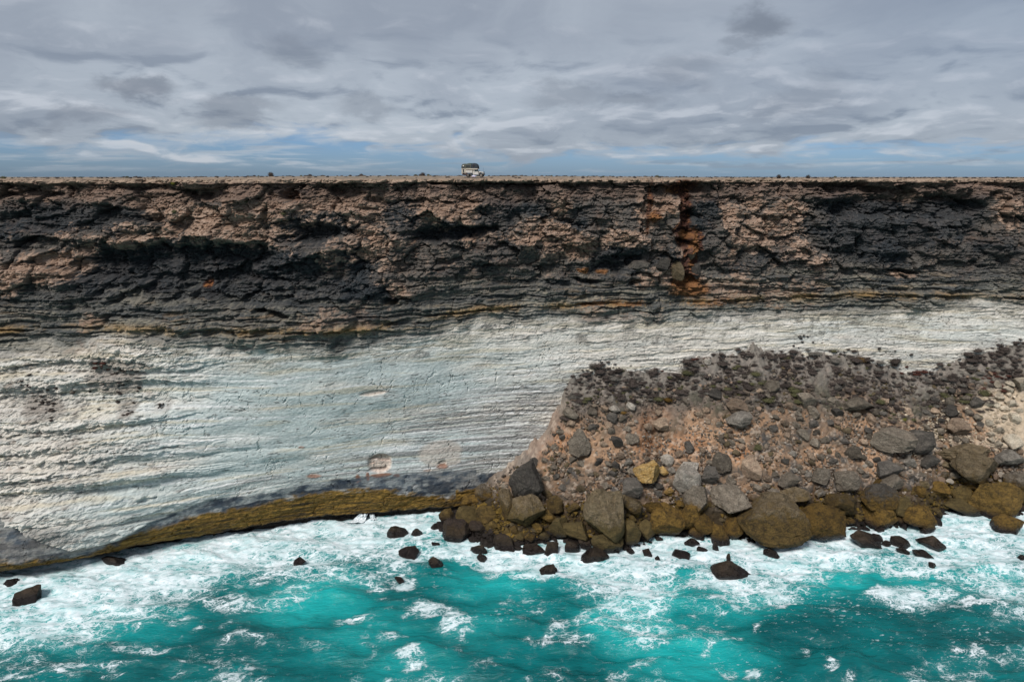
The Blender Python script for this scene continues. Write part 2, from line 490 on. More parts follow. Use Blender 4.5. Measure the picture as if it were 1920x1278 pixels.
# pale beds
SMOOTH = [(640, 740, 240, 60, 1.), (480, 790, 130, 90, 1.), (560, 850, 190, 50, 1.), (420, 850, 70, 60, .9), (780, 850, 160, 45, .9), (330, 930, 120, 60, .8), (900, 840, 90, 40, .7), (1700, 620, 200, 20, .4)]
smooth_m = blobs(X, Z, SMOOTH, w1 * 1.2 + w3 * .4, w2 * 1.2 + w4 * .4)
ragged = np.clip(1 - smooth_m * .96, 0.04, 1) * pale * np.interp(X, [-60, -30, 20, 60], [1, .8, .55, .42]).astype(f32)
spray = sstep(-0.3, 0.5, ZN - Z + w3 * .35 + w1 * .4)
ragged *= 1 - .8 * spray
Sp = Z + fbm(X / 26, Z / 10, 3, 159) * .8 + w1 * .12 + w3 * .06 + 0.012 * X
leftb = sstep(-44, -66, X + w1 * 4) * pale * (1 - spray)
bed = fbm(X / 17, Sp / 1.9, 4, 161, .62)
D += pale * (1 - .75 * spray) * (0.14 + .86 * np.clip(1 - smooth_m, 0, 1)) * (sstep(-.07, .07, bed) * 0.20 + fbm(X / 6, Sp / 0.42, 3, 171, .6) * 0.08 * sstep(-.3, .4, fbm(X / 9, Z / 4, 3, 173)))
leftb = sstep(-44, -66, X + w1 * 4) * pale * (1 - spray)
bedL = fbm(X / 40, Sp / 3.4, 2, 165, .5) + .12 * w1
bedL = bedL + .10 * w3 + .05 * w4
D += leftb * ((sstep(-.035, .03, bedL) - .5) * .65 + (sstep(.26, .31, bedL) + sstep(-.36, -.31, bedL)) * .45)
h1, h2, c3 = voro(X / 1.9 + w3 * .6, Z / 0.7 + w4 * .5, 9)
D += ragged * (.45 + .55 * leftb) * ((c3 - .5) * 0.36 * np.clip(.5 + 1.2 * fbm(X / 10, Z / 6, 2, 181), 0, 1.2) - (1 - sstep(0, .2, h2 - h1)) * 0.12)
D += ragged * fbm(X / 1.1, Z / 0.6, 4, 191, .6) * 0.20 * (1 + 1.4 * leftb)
D += leftb * ragged * (ridged(X / 3.4 + w3 * .4, Z / 1.1 + w4 * .3, 4, 193) - .5) * .55
D += pale * fbm(X / 4.5, Z / 2.6, 3, 196) * 0.12 + pale * fbm(X / .7, Z / .4, 3, 197) * .045
jt = np.abs(fbm(X / 3.2 + w3 * .2, Z / 14, 3, 198)); D -= pale * sstep(.03, .0, jt) * sstep(-.1, .3, fbm(X / 7, Z / 5, 2, 199)) * .32
frp = np.abs(fbm(X / 1.9 + w3 * .3, Z / .75 + w4 * .3, 3, 194, .6)); D -= ragged * sstep(.05, .0, frp) * .14
BULGE = [(90, 830, 150, 14, .8), (120, 865, 170, 10, .8), (200, 815, 110, 8, .7), (200, 885, 180, 10, .9), (120, 950, 150, 12, .7), (90, 790, 120, 8, .6), (360, 790, 40, 30, .6), (230, 700, 120, 30, .4)]
D += blobs(X, Z, BULGE, w1, w2 * .5) * 0.9 * pale
SCAR = [(712, 868, 16, 14, 1.), (830, 868, 8, 7, .6), (590, 890, 12, 5, .5), (700, 735, 24, 6, .6)]
scar_m = blobs(X, Z, SCAR, w3 * .25, w4 * .25)
D -= sstep(.4, .8, scar_m) * 0.7
D += sstep(.5, .9, scar_m) * (c3 - .5) * .9
# foot: notch cut by the swell
notch_z = np.interp(X, [-110, -95, -80, -68, -60, -45, -20, 0], [0.9, 0.9, 1.0, 1.6, .8, 1.2, 1.2, 1.0])
D -= sstep(notch_z + .5, notch_z - .3, Z + w3 * .3) * np.interp(X, [-110, -80, -66, -40, 0], [3.2, 3.0, 2.0, 1.1, .8])
gold_edge = Z - ZG + w3 * .3 + w1 * .35 + fbm(X / 3.5, Z / 1.5, 3, 201) * .6
D += sstep(.5, -.2, gold_edge) * 0.25 + (fbm(X / 9, Z / 0.5, 3, 211) * 0.10 + fbm(X / 1.1, Z / .6, 3, 212) * .18 + (voro(X / 1.7 + w3 * .4, Z / .8 + w4 * .3, 19)[2] - .5) * .22) * sstep(1., -.2, gold_edge)
D = D.astype(f32)
Y = (cliff_y(X, Z) - D).astype(f32)

# --- rock colours
C = np.zeros(X.shape + (3,), f32)
n1 = fbm(X / 3.2, Z / 1.8, 5, 221, .6); n2 = fbm(X / .7, Z / .4, 3, 231, .6); n3 = fbm(X / 11, Z / 6, 4, 241)
gs = fbm(X / 18, S / .8, 4, 251, .6)
C[:] = (0.108, 0.096, 0.085)
C = mixc(C, (0.036, 0.041, 0.045), sstep(-.15, .5, n3 + n1 * .6 + n2 * .25))
C = mixc(C, (0.165, 0.132, 0.108), sstep(.02, .55, n1 * .9 + n2 * .7 - n3 * .35))
C = mixc(C, (0.145, 0.100, 0.078), sstep(.15, .6, fbm(X / 6, Z / 4, 4, 261) + n2 * .4) * .7)
t_edge = 1.0 * tan_m - .62 * dark_m + n1 * .42 + n2 * .34 + (c2 - .5) * .30 - (1 - crk1) * .3 - (1 - crk2) * .22 + (c3b - .5) * .25
tmask = sstep(.20, .52, t_edge)
tcol = np.zeros_like(C); tcol[:] = (0.305, 0.200, 0.142)
tcol = mixc(tcol, (0.365, 0.262, 0.200), sstep(-.2, .5, n2 + (c2 - .5)))
tcol = mixc(tcol, (0.20, 0.135, 0.10), sstep(.1, .6, -n1 + n2 * .5))
C = C + (tcol - C) * tmask[..., None]
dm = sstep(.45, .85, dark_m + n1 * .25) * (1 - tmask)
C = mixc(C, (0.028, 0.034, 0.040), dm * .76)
C = mixc(C, (0.030, 0.031, 0.034), sstep(.4, .8, cave_m + n1 * .15) * (1 - tmask * .3) * .5)  # shade of the overhung recesses also put into the rock colour
C = mixc(C, (0.105, 0.098, 0.092), dm * sstep(.2, .6, n2 + n1 * .5) * .55)
# rim: thin pale weathered crust over a brown band
rim = sstep(65.35, 65.7, Z + n2 * .3)
C = mixc(C, (0.16, 0.11, 0.085), sstep(60.8, 63.5, Z + n1 * 1.6) * .75)
C = mixc(C, (0.045, 0.035, 0.032), sstep(.25, .5, n1 + n3 * .3) * sstep(62.5, 63.8, Z) * .8)
C = mixc(C, (0.33, 0.245, 0.18), rim)
# lower dark beds turn blue-grey and streaky
low = (1 - sstep(1.0, 8.5, Z - ZO + n3 * 3.5 + n1 * 1.5)) * up
down = sstep(5.0, -.5, Z - ZB + n3 * 1.5 + n1)                     # greyer and paler towards the pale beds
C = mixc(C, (0.112, 0.116, 0.108), low * .65 * (1 - tmask * .75))
C = mixc(C, (0.215, 0.215, 0.190), low * down * .75 * (1 - tmask * .5))
C = mixc(C, (0.25, 0.225, 0.175), low * sstep(.0, .5, gs + n2 * .6) * .75)
C = mixc(C, (0.055, 0.062, 0.065), low * sstep(.08, .5, -gs + n1 * .5 + n2 * .2) * .75)
C = mixc(C, (0.045, 0.052, 0.054), low * sstep(.5, .7, n2 * .7 + n1 * .5) * .7)
och = np.exp(-((Z - ZO - .1 + w3 * .3) / .75) ** 2) * sstep(-.35, .35, fbm(X / 12, Z * 0 + 1, 3, 271) + n2 * .4)
C = mixc(C, (0.30, 0.185, 0.070), np.clip(och, 0, 1) * .8)
och2 = low * sstep(.25, .6, fbm(X / 9, S / .6, 3, 281)) * sstep(.1, .5, n3 + .3)
C = mixc(C, (0.31, 0.20, 0.105), och2 * .5)
rm = sstep(.35, .7, rust_m + n1 * .2)
C = mixc(C, (0.085, 0.030, 0.018), rm * .8)
C = mixc(C, (0.30, 0.125, 0.040), rm * sstep(.15, .5, n2 + n1 * .3 - .25 * (rust_m > .9)) * .7)
STAIN = [(1290, 540, 34, 16, 1.), (1300, 470, 6, 40, .8), (1285, 440, 16, 8, .9), (1255, 358, 12, 5, .9), (1225, 405, 10, 8, .8), (1095, 507, 10, 4, 1.), (1130, 510, 9, 4, .9), (1180, 568, 26, 5, .8), (1110, 570, 24, 4, .9), (1340, 565, 50, 8, .6)]
C = mixc(C, (0.255, 0.118, 0.045), sstep(.35, .8, blobs(X, Z, STAIN, w1 * .6 + w3 * .4, w2 * .6 + w4 * .4) + n2 * .25) * .75)
# pale lower beds
Pc = np.zeros_like(C); Pc[:] = (0.585, 0.545, 0.485)
bs = fbm(X / 35, Sp / .9, 5, 291, .72)
Pc = mixc(Pc, (0.66, 0.625, 0.575), sstep(.05, .45, bs))
Pc = mixc(Pc, (0.34, 0.32, 0.30), sstep(.12, .5, -bs + n1 * .45 + n2 * .2) * .7)
blue = np.clip(smooth_m * 1.1, 0, 1) * sstep(-.5, .2, fbm(X / 22, Z / 5, 3, 301) + .15)
Pc = mixc(Pc, (0.465, 0.530, 0.522), blue * .85)
Pc = mixc(Pc, (0.36, 0.40, 0.395), smooth_m * sstep(.12, .5, fbm(X / 15, Sp / .55, 4, 303, .6) + n2 * .2) * .6)
Pc = mixc(Pc, (0.42, 0.455, 0.44), sstep(.1, .4, fbm(X / 26, Sp / 1.8, 3, 311)) * .35)
Pc = mixc(Pc, (0.52, 0.45, 0.32), sstep(.2, .5, fbm(X / 20, Sp / 1.1, 3, 321)) * .5)
GREY = [(900, 800, 130, 60, .9), (830, 860, 150, 26, 1.), (960, 780, 90, 60, .8), (700, 880, 120, 10, .8), (560, 893, 120, 8, .7), (1000, 720, 80, 30, .5)]
grey_m = blobs(X, Z, GREY, w1 * 1.5, w2)
gband = sstep(-.15, .25, fbm(X / 40, Sp / .7, 3, 331, .6) + .1)
Pc = mixc(Pc, (0.255, 0.245, 0.24), sstep(.3, .8, grey_m) * gband * .8)
Pc = mixc(Pc, (0.70, 0.70, 0.69), sstep(.32, .45, fbm(X / 45, Sp / .55, 2, 341)) * (smooth_m + grey_m).clip(0, 1) * .8)
line = np.exp(-((np.abs(fbm(X / 15, Sp / 1.2, 4, 351, .6)) - .01) / .022) ** 2)
Pc = mixc(Pc, (0.13, 0.135, 0.13), line * sstep(-.4, .3, n1 + fbm(X / 5, Z / 3, 2, 361)) * .75)
pits = sstep(.40, .60, fbm(X / .62, Z / .42, 2, 371)) * np.clip((1 - smooth_m) * pale * 1.2, 0, 1) * sstep(-.2, .4, n3 + n1 * .5)
Pc = mixc(Pc, (0.10, 0.098, 0.095), pits * .8)
Pc = mixc(Pc, (0.36, 0.27, 0.21), sstep(.25, .7, n1 - bs * .3) * ragged * .5)
Pc = mixc(Pc, (0.36, 0.335, 0.30), sstep(.0, .5, n3 + n1 * .5) * .45 * (1 - smooth_m))
Pc = mixc(Pc, (0.56, 0.42, 0.33), np.maximum(sstep(.35, .7, scar_m), 0) * .7)
SCARL = [(826, 848, 34, 22, 1.), (845, 862, 16, 8, 1.)]
Pc = mixc(Pc, (0.46, 0.40, 0.345), sstep(.5, .75, blobs(X, Z, SCARL, w3 * .2, w4 * .2)) * .7)
VEG = [(220, 705, 36, 26, 1.), (195, 682, 14, 12, 1.), (75, 755, 26, 16, .8), (100, 770, 20, 12, .8), (60, 720, 40, 20, .5), (240, 760, 16, 16, .7), (305, 760, 18, 12, .6)]
soil = sstep(.4, .8, blobs(X, Z, VEG, w1 * .6 + w3 * .3, w2 * .6 + w4 * .3) + n1 * .15)
Pc = mixc(Pc, (0.27, 0.235, 0.205), soil * .7)
tr = sstep(6.5, .0, ZB - Z + n3 * 2.2) * pale                    # dirty, yellow-grey start of the pale beds
Pc = mixc(Pc, (0.36, 0.33, 0.26), tr * sstep(-.25, .35, gs + n1 * .4) * .85)
Pc = mixc(Pc, (0.12, 0.125, 0.12), tr * sstep(.15, .55, n1 * .8 + n2 * .4 - gs * .3) * .8)
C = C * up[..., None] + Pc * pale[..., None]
RUSTS = [(672, 898, 4, 9, 1.), (690, 893, 3, 8, .9), (715, 890, 18, 4, .9), (745, 890, 6, 3, .8), (590, 892, 14, 4, .7), (830, 873, 12, 4, .7), (800, 880, 8, 3, .6), (565, 838, 6, 3, .7)]
C = mixc(C, (0.30, 0.115, 0.055), sstep(.45, .8, blobs(X, Z, RUSTS, w3 * .2, w4 * .2)) * .85)
drip = sstep(-.2, .4, fbm(X / 2.4, Z / 1.3, 4, 381, .6))
C = mixc(C, (0.085, 0.105, 0.128), spray * (.55 + .45 * drip))
C = mixc(C, (0.032, 0.042, 0.060), spray * sstep(.0, .4, n1 * .6 + fbm(X / 6, Z / 1.5, 3, 391) + .2 - (Z - ZG) * .1) * .85)
LSH = [(40, 1030, 90, 26, 1.), (90, 1010, 60, 20, .7)]
lsh = sstep(.3, .8, blobs(X, Z, LSH, w1, w2 * .5) + n1 * .2)
C = mixc(C, (0.17, 0.155, 0.14), lsh * .55 * sstep(-.4, .3, fbm(X / 5, Z / 2, 4, 395) + .1))
gold = sstep(.6, -.45, gold_edge + fbm(X / 2.2, Z / .9, 4, 206, .6) * .9) * sstep(-92, -76, X + w1 * 4 + 6 * (Z < 4))
gcol = np.zeros_like(C); gcol[:] = (0.150, 0.088, 0.018)
gcol = mixc(gcol, (0.255, 0.152, 0.032), sstep(-.1, .5, fbm(X / 6, Z / .6, 4, 401, .6) + n2 * .5))
gcol = mixc(gcol, (0.050, 0.034, 0.014), sstep(.05, .5, fbm(X / 9, Z / .5, 4, 411, .6) + n1 * .4))
C = C + (gcol - C) * gold[..., None]
wetband = sstep(notch_z + 1.0, notch_z + .1, Z + w3 * .4 + n1 * .5)
C = mixc(C, (0.018, 0.013, 0.011), wetband)
gr = 1 + .20 * n2 + .14 * fbm(X / .35, Z / .3, 2, 421)
C = np.clip(C * gr[..., None], 0.006, .8)
wet = np.clip(gold * .3 + wetband * .7 + spray * .2, 0, 1)

# a few rows carry the sheet back over the rim
rows = []; crow = []; wrow = []
back = [0.15, 0.5, 1.0, 1.8, 3.0, 5.0]
Ytop = Y[-1]
for k, b in enumerate(back):
    hgt = 66.0 + .05 + .03 * k + (.16 * fbm(xs / 2.0, xs * 0 + b / 2, 3, 431) + .14 * fbm(xs / 11, xs * 0 + b / 9, 3, 433)) * (1 - k / 7) - .06 * k / 5
    rows.append(np.stack([xs, Ytop + b, hgt], -1))
    cc = np.zeros((len(xs), 3), f32); cc[:] = (0.29, 0.21, 0.15)
    cc *= (1 + .55 * fbm(xs / 1.4, xs * 0 + b, 3, 441))[:, None]
    crow.append(cc); wrow.append(np.zeros(len(xs), f32))
V = np.concatenate([np.stack([X, Y, Z], -1), np.stack(rows).astype(f32)], 0)
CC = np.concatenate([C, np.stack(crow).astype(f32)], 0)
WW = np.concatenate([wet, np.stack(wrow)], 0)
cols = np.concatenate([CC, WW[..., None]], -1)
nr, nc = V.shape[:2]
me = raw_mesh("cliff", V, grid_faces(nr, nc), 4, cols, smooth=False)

m, N, p = new_mat("limestone")
at = N.n('ShaderNodeAttribute', attribute_name='rock_colour')
tc = N.n('ShaderNodeTexCoord').outputs['Object']
st = N.vmath('MULTIPLY', tc, (1.0, 1.0, 1.8))
g = N.noise(st, 2.6, 6, 0.65, 0.4)
g2 = N.noise(st, 9.0, 3, 0.6)
c = N.mix(1.0, at.outputs['Color'], N.mix(g, (0.70, 0.70, 0.70, 1), (1.26, 1.25, 1.24, 1)), 'MULTIPLY')
N.l(c, p.inputs['Base Color'])
N.l(N.rng(at.outputs['Alpha'], 0, 1, 0.95, 0.42), p.inputs['Roughness'])
p.inputs['Specular IOR Level'].default_value = 0.22
hh = N.math('ADD', N.math('MULTIPLY', g, 1.0), N.math('MULTIPLY', g2, 0.35))
lum = N.rng(N.vmath('DOT_PRODUCT', at.outputs['Color'], (.33, .33, .33)), .22, .45, 1.0, .35)
N.l(N.bump(N.math('MULTIPLY', hh, lum), 0.9, 0.35), p.inputs['Normal'])
me.materials.append(m)
MAT_ROCKFACE = m
cliff = link(bpy.data.objects.new("cliff", me))
tag(cliff, "layered sea cliff, dark blocky limestone above pale striped beds and a golden algae foot", kind='structure')
RIM_X, RIM_Y = xs.copy(), Ytop.copy()
CLIFF_X, CLIFF_Z, CLIFF_YA = xs, zs, Y

def face_y(x, z):
    i = int(np.clip(np.searchsorted(CLIFF_X, x), 1, len(CLIFF_X) - 1)); j = int(np.clip(np.searchsorted(CLIFF_Z, z), 1, len(CLIFF_Z) - 1))
    return float(CLIFF_YA[j, i])

# ------------------------------------------------------------------ plateau behind the rim
px_ = axis(-9000, 9000, -200, 200, 2.0, 250.0)
py_ = np.concatenate([np.array([0, .8, 2, 4, 7, 11, 16, 22, 30, 40, 55, 75, 100, 140, 200, 300, 450, 700, 1200, 2500, 6000, 15000])]).astype(f32)
PX, PYY = np.meshgrid(px_, py_)
rim_y = np.interp(PX, RIM_X, RIM_Y)
PYW = rim_y + 1.2 + PYY
PZ = 65.93 + .10 * fbm(PX / 14, PYW / 14, 3, 501) * sstep(1, 6, PYY)
PZ += .62 * np.exp(-((PX + 15) / 80) ** 2) * sstep(2, 26, PYY) + 0.16 * sstep(5, 60, PYY)
PZ -= sstep(3000, 15000, PYY) * 6
me = raw_mesh("plateau", np.stack([PX, PYW, PZ], -1), grid_faces(len(py_), len(px_)), 4)
m, N, p = new_mat("dry_earth")
tc = N.n('ShaderNodeTexCoord').outputs['Object']
a = N.noise(tc, .35, 5, .6); b = N.noise(tc, 1.7, 5, .65)
c = N.mix(N.rng(a, .4, .62), (0.29, 0.21, 0.15, 1), (0.19, 0.135, 0.095, 1))
c = N.mix(N.rng(b, .48, .62), c, (0.105, 0.092, 0.062, 1))
c = N.mix(N.rng(N.noise(tc, .06, 5, .6), .48, .60, 0, .6), c, (0.14, 0.115, 0.08, 1))
N.l(c, p.inputs['Base Color']); p.inputs['Roughness'].default_value = .95
N.l(N.bump(b, .6, .2), p.inputs['Normal'])
me.materials.append(m)
tag(link(bpy.data.objects.new("plateau", me)), "flat dry plain of pale earth and low scrub above the cliff", kind='structure')

def plateau_z(x, y):
    d = y - float(np.interp(x, RIM_X, RIM_Y)) - 1.2
    return 65.93 + .10 * float(sstep(1, 6, np.float32(d))) * float(fbm(np.array([x / 14], f32), np.array([y / 14], f32), 3, 501)[0]) + .62 * math.exp(-((x + 15) / 80) ** 2) * float(sstep(2, 26, np.float32(d))) + .16 * float(sstep(5, 60, np.float32(d)))

# ------------------------------------------------------------------ scree slope
foot = [(700, 985), (780, 975), (820, 985), (870, 1003), (960, 1030), (1050, 1008), (1110, 1022), (1160, 1030), (1250, 1003), (1360, 1008), (1440, 1012), (1560, 996), (1640, 982), (1740, 985),
        (1790, 953), (1850, 955), (1919, 962)]
fp = np.array([on_water(*q) for q in foot])
FX, FY = np.append(np.append(-60, fp[:, 0]), 200.), np.append(np.append(126, fp[:, 1]), fp[-1, 1] - 2)
ridge = [(815, 985), (850, 955), (880, 938), (915, 900), (945, 872), (985, 845), (1020, 812), (1050, 765), (1068, 715), (1100, 697), (1140, 686), (1200, 697), (1272, 692), (1282, 668), (1330, 670), (1400, 656), (1480, 657),
         (1540, 662), (1600, 662), (1640, 682), (1690, 696), (1740, 692), (1800, 672), (1870, 655), (1919, 640)]
rp = np.array([on_cliff(*q) for q in ridge])
o_ = np.argsort(rp[:, 0]); rp = rp[o_]
RXX, RZZ = np.concatenate([[-60, rp[0, 0] - 4], rp[:, 0], [150, 200]]), np.concatenate([[-4, -3], rp[:, 1], [rp[-1, 1] + 3, rp[-1, 1]]])
PT, PH = np.array([-.4, 0, .03, .12, .3, .6, 1.0, 1.3]), np.array([-.25, -.045, .03, .165, .36, .655, 1.0, 1.16])

def scree_z(x, y):
    x = np.asarray(x, float)
    yf = np.interp(x, FX, FY); zt = np.interp(x, RXX, RZZ)
    yc = cliff_y(x, np.maximum(zt, 0))
    t = (y - yf) / np.maximum(yc - yf, 1.0)
    h = np.interp(t, PT, PH)
    return np.where(h > 0, h * np.maximum(zt, .3), h * 14) - np.maximum(0, -zt) * .6, t

def on_scree(px, py):
    """First of scree, cliff and sea met by the line of sight."""
    d = ray(px, py); q = d[None] * _T[:, None]
    z = q[:, 2] + CAM_Z
    hit = (z <= scree_z(q[:, 0], q[:, 1])[0]) | (z <= 0) | (q[:, 1] >= cliff_y(q[:, 0], z))
    k = int(np.argmax(hit))
    return Vector((float(q[k, 0]), float(q[k, 1]), float(z[k]))), Vector(d).normalized(), float(_T[k])

sx = axis(-34, 190, -30, 118, 0.24, 1.2)
st_ = np.concatenate([np.linspace(-.25, 0, 14)[:-1], np.linspace(0, 1.14, 215)]).astype(f32)
SX, ST = np.meshgrid(sx, st_)
yf = np.interp(SX, FX, FY).astype(f32); zt = np.interp(SX, RXX, RZZ).astype(f32)
yc = cliff_y(SX, np.maximum(zt, 0)).astype(f32)
SY = yf + ST * np.maximum(yc - yf, 1.0)
SZ = scree_z(SX, SY)[0].astype(f32)
b1 = fbm(SX / 7, SY / 5, 4, 601); b2 = fbm(SX / 1.6, SZ / 1.2, 4, 611, .55); b3 = fbm(SX / .5, SZ / .4, 3, 621)
v1, v2, vc = voro(SX / 1.25 + b2 * .3, SZ / .95 + b3 * .2, 13)
k1, k2, kc = voro(SX / .55 + b3 * .3, SZ / .45, 17)
stony = sstep(-.2, .35, fbm(SX / 8, SZ / 5, 4, 631) + .22 * sstep(.75, .2, ST)) * sstep(.92, .7, ST)
up_ = 1.0 * sstep(0, .1, ST)
lift = b1 * .9 + b2 * .35 + stony * ((vc - .4) * .55 - sstep(.22, .0, v2 - v1) * .32) + (kc - .5) * .22 + b3 * .1
gull = np.exp(-((SX - 28.2 - (SZ - 14) * .18 + b2 * .6) / 1.7) ** 2) * sstep(7, 10, SZ) * sstep(22, 16, SZ)
lift -= gull * 1.8
SZ2 = SZ + lift * .55 * up_ + (fbm(SX / 3.2, ST * 2, 4, 641, .6) * 1.5) * sstep(.72, .98, ST); SY2 = SY - lift * .75 * up_
Cs = np.zeros(SX.shape + (3,), f32); Cs[:] = (0.300, 0.188, 0.115)
Cs = mixc(Cs, (0.20, 0.138, 0.095), sstep(-.2, .4, b1 + b2 * .6))
grey = stony * sstep(.25, .55, vc + b2 * .25)
Cs = mixc(Cs, (0.155, 0.122, 0.092), grey * .8)
Cs = mixc(Cs, (0.092, 0.083, 0.076), grey * sstep(.55, .8, vc))
def scree_blob(lst):
    out = np.zeros(SX.shape, f32)
    for (px, py, rx, ry, a) in lst:
        h, _, t = on_scree(px, py)
        e = np.sqrt(((SX + b1 * 2 + b2 * .6 - h.x) / (rx * t / FPX)) ** 2 + ((SZ + b2 * .8 - h.z) / (ry * t / FPX * .8)) ** 2)
        out = np.maximum(out, a * np.clip(1.6 - .8 * e, 0, 1))
    return out
sand = scree_blob([(1225, 790, 45, 50, 1.), (1270, 830, 55, 30, 1.), (1330, 800, 50, 40, .8), (1375, 850, 30, 18, .9), (1120, 830, 40, 40, .7), (1150, 770, 40, 40, .5), (1060, 790, 20, 40, .8), (1020, 835, 16, 14, 1.),
                   (1630, 840, 20, 44, .85), (1540, 850, 40, 16, .7), (1690, 805, 40, 10, .9), (1835, 800, 16, 30, .7), (1900, 790, 40, 40, 1.), (1880, 820, 40, 20, .8), (1560, 800, 40, 14, .5), (1450, 860, 60, 12, .5), (1210, 850, 30, 14, .8)])
Cs = mixc(Cs, (0.42, 0.262, 0.162), sstep(.25, .75, sand + b2 * .2) * .9)
orange = scree_blob([(1040, 790, 12, 40, .9), (1005, 838, 20, 16, .8), (1215, 800, 18, 34, 1.), (1205, 825, 14, 16, 1.), (1280, 825, 40, 20, .7), (1385, 850, 18, 12, .8), (1022, 830, 16, 12, .7), (1068, 740, 7, 30, .9), (1240, 770, 20, 20, .6)])
Cs = mixc(Cs, (0.40, 0.195, 0.095), sstep(.35, .85, orange + b2 * .25) * .8)
cream = scree_blob([(1900, 780, 44, 44, 1.), (1870, 830, 30, 12, .7), (1915, 840, 20, 14, .8)])
Cs = mixc(Cs, (0.47, 0.385, 0.285), sstep(.3, .75, cream + b2 * .15) * .9)
veg = sstep(.52, .74, ST + b1 * .14 + .06 * np.interp(SX, [0, 20, 40, 60, 90], [.10, .12, -.02, 0, .0]).astype(f32)) * (1 - sstep(.3, .7, cream)) * sstep(9.0, 12.5, SX + b1 * 1.2)
Cs = mixc(Cs, (0.125, 0.108, 0.094), veg * .88)
Cs = mixc(Cs, (0.070, 0.066, 0.044), veg * sstep(.1, .5, b1 + b2 * .7) * .8)
Cs = mixc(Cs, (0.25, 0.222, 0.195), sstep(.70, .92, ST + b2 * .12 + b1 * .06) * .7)
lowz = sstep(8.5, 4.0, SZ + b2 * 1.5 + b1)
Cs = mixc(Cs, (0.040, 0.028, 0.014), lowz * .92)  # wet dark rubble; shade of the boulder gaps is in this colour too
wl = sstep(1.7, .5, SZ + b2 * .7)
Cs = mixc(Cs, (0.018, 0.013, 0.011), wl)
peb = sstep(.78, .86, kc) * (1 - lowz)
Cs = mixc(Cs, (0.42, 0.34, 0.27), peb * (1 - veg * .8) * .55)
Cs = np.clip(Cs * (1 + .22 * b3 + .25 * (kc - .5))[..., None], .006, .8)
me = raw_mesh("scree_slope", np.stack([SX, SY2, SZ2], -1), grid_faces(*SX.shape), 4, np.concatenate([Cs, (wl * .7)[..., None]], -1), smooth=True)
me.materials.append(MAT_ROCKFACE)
tag(link(bpy.data.objects.new("scree_slope", me)), "steep slope of fallen rock and orange earth against the foot of the cliff", kind='structure')

# ------------------------------------------------------------------ sea
SEA_ROCKS = [
 (50, 1120, 44, 26, 'brown wet rock alone in white foam near the cave notch', -20), (562, 1052, 24, 12, 'small dark rock tilted in the foam far from the boulder pile', -25), (745, 1001, 40, 20, 'brown rock below the white cascade on the algae ledge', 8),
 (782, 1001, 22, 15, 'foam streaked dark rock beside the brown rock below the cascade', 30), (818, 1020, 18, 9, 'small flat rock between the end of the pile and the dark pool', 0), (765, 1037, 38, 15, 'flat reddish brown rock awash in foam beside the dark pool', 0),
 (818, 1057, 30, 24, 'dark rock draped in foam over the dark teal pool', 0), (897, 1030, 30, 26, 'double dark rock with foam running over it', 0), (903, 1046, 18, 15, 'small black rock under the double dark rock', 0), (946, 1022, 46, 42, 'large brown black rock rising from foam at the pile end', 0),
 (927, 1005, 30, 22, 'brown rock tucked above the large brown black one', 0), (998, 1033, 44, 20, 'low dark rock streaked with foam between two taller rocks', 0), (985, 1020, 14, 9, 'pebble sized dark rock above the low streaked one', 0), (1033, 1030, 30, 34, 'olive topped upright rock at the foam edge', 0),
 (1073, 1027, 30, 24, 'dark rock wetted by surf beside the olive topped one', 0), (1097, 1020, 26, 26, 'brownish rock just beside the squared block', 0), (1112, 1044, 60, 23, 'broad black rock in front of the squared block', 0), (1028, 1073, 34, 20, 'isolated dark red brown rock farther out in the foam', 0),
 (1183, 1032, 16, 13, 'small round dark rock right of the squared block', 0), (1213, 1037, 18, 16, 'small pointed dark rock in foam next to the round one', 0), (1233, 1047, 10, 10, 'tiny dark rock behind the small pointed one', 0), (1278, 1041, 34, 11, 'low foam washed rock below the golden pair', 0),
 (1318, 1031, 22, 8, 'thin flat rock below the small golden block', 8), (1342, 1025, 12, 16, 'little upright gold brown rock in the foam', 0), (1298, 1018, 28, 14, 'dark gold rock just off the rounded gold boulder', -8), (1448, 1040, 28, 14, 'triangular dark rock offshore of the biggest dome', 18),
 (1371, 1073, 72, 26, 'wide wet rock with a hump and a notch farthest out', 0), (1630, 1017, 64, 22, 'long dark rock slanting down through the foam', 24), (1645, 1009, 22, 11, 'small oval rock above the long slanting one', 0), (1664, 1020, 18, 10, 'small rounded rock beside the long slanting one', 0),
 (1688, 1019, 36, 18, 'dark slanted rock in the middle of the offshore cluster', 22), (1695, 1034, 24, 8, 'nearly submerged rock under the slanted cluster rock', 6), (1752, 1021, 46, 22, 'larger brown rock at the end of the offshore cluster', 15), (1730, 1040, 32, 10, 'low foam covered rock under the larger cluster rock', 8),
 (1750, 1062, 18, 10, 'red brown little rock in clear turquoise water', 30), (1625, 992, 16, 7, 'thin dark sliver of rock under the golden undercut boulder', 28), (1652, 994, 18, 11, 'small dark rock touching the golden undercut boulder', 0), (1916, 1047, 14, 10, 'dark rock at the extreme edge of the open surf', 0),
 (748, 1088, 20, 9, 'rock barely breaking the dark teal pool', 0), (210, 1052, 40, 16, 'dark rock added for the shade at the mouth of the undercut notch', 6), (18, 1094, 28, 9, 'black rock added for the shade inside the undercut notch by the brown lone rock', 0)]  # the notch rocks are added where only the undercut's shade lies
wx = axis(-420, 420, -125, 125, 0.36, 6.0)
wy = np.concatenate([np.arange(-260, 58, 6.0), np.arange(58, 134, 0.24), np.arange(134, 170, 4)]).astype(f32)
WX, WY = np.meshgrid(wx, wy)
shore_x = np.concatenate([[-140], np.linspace(-100, -14, 24)]); shore_y = np.concatenate([[101], [float(cliff_y(v, 0.)) for v in np.linspace(-100, -14, 24)]])
msk = FX > -13
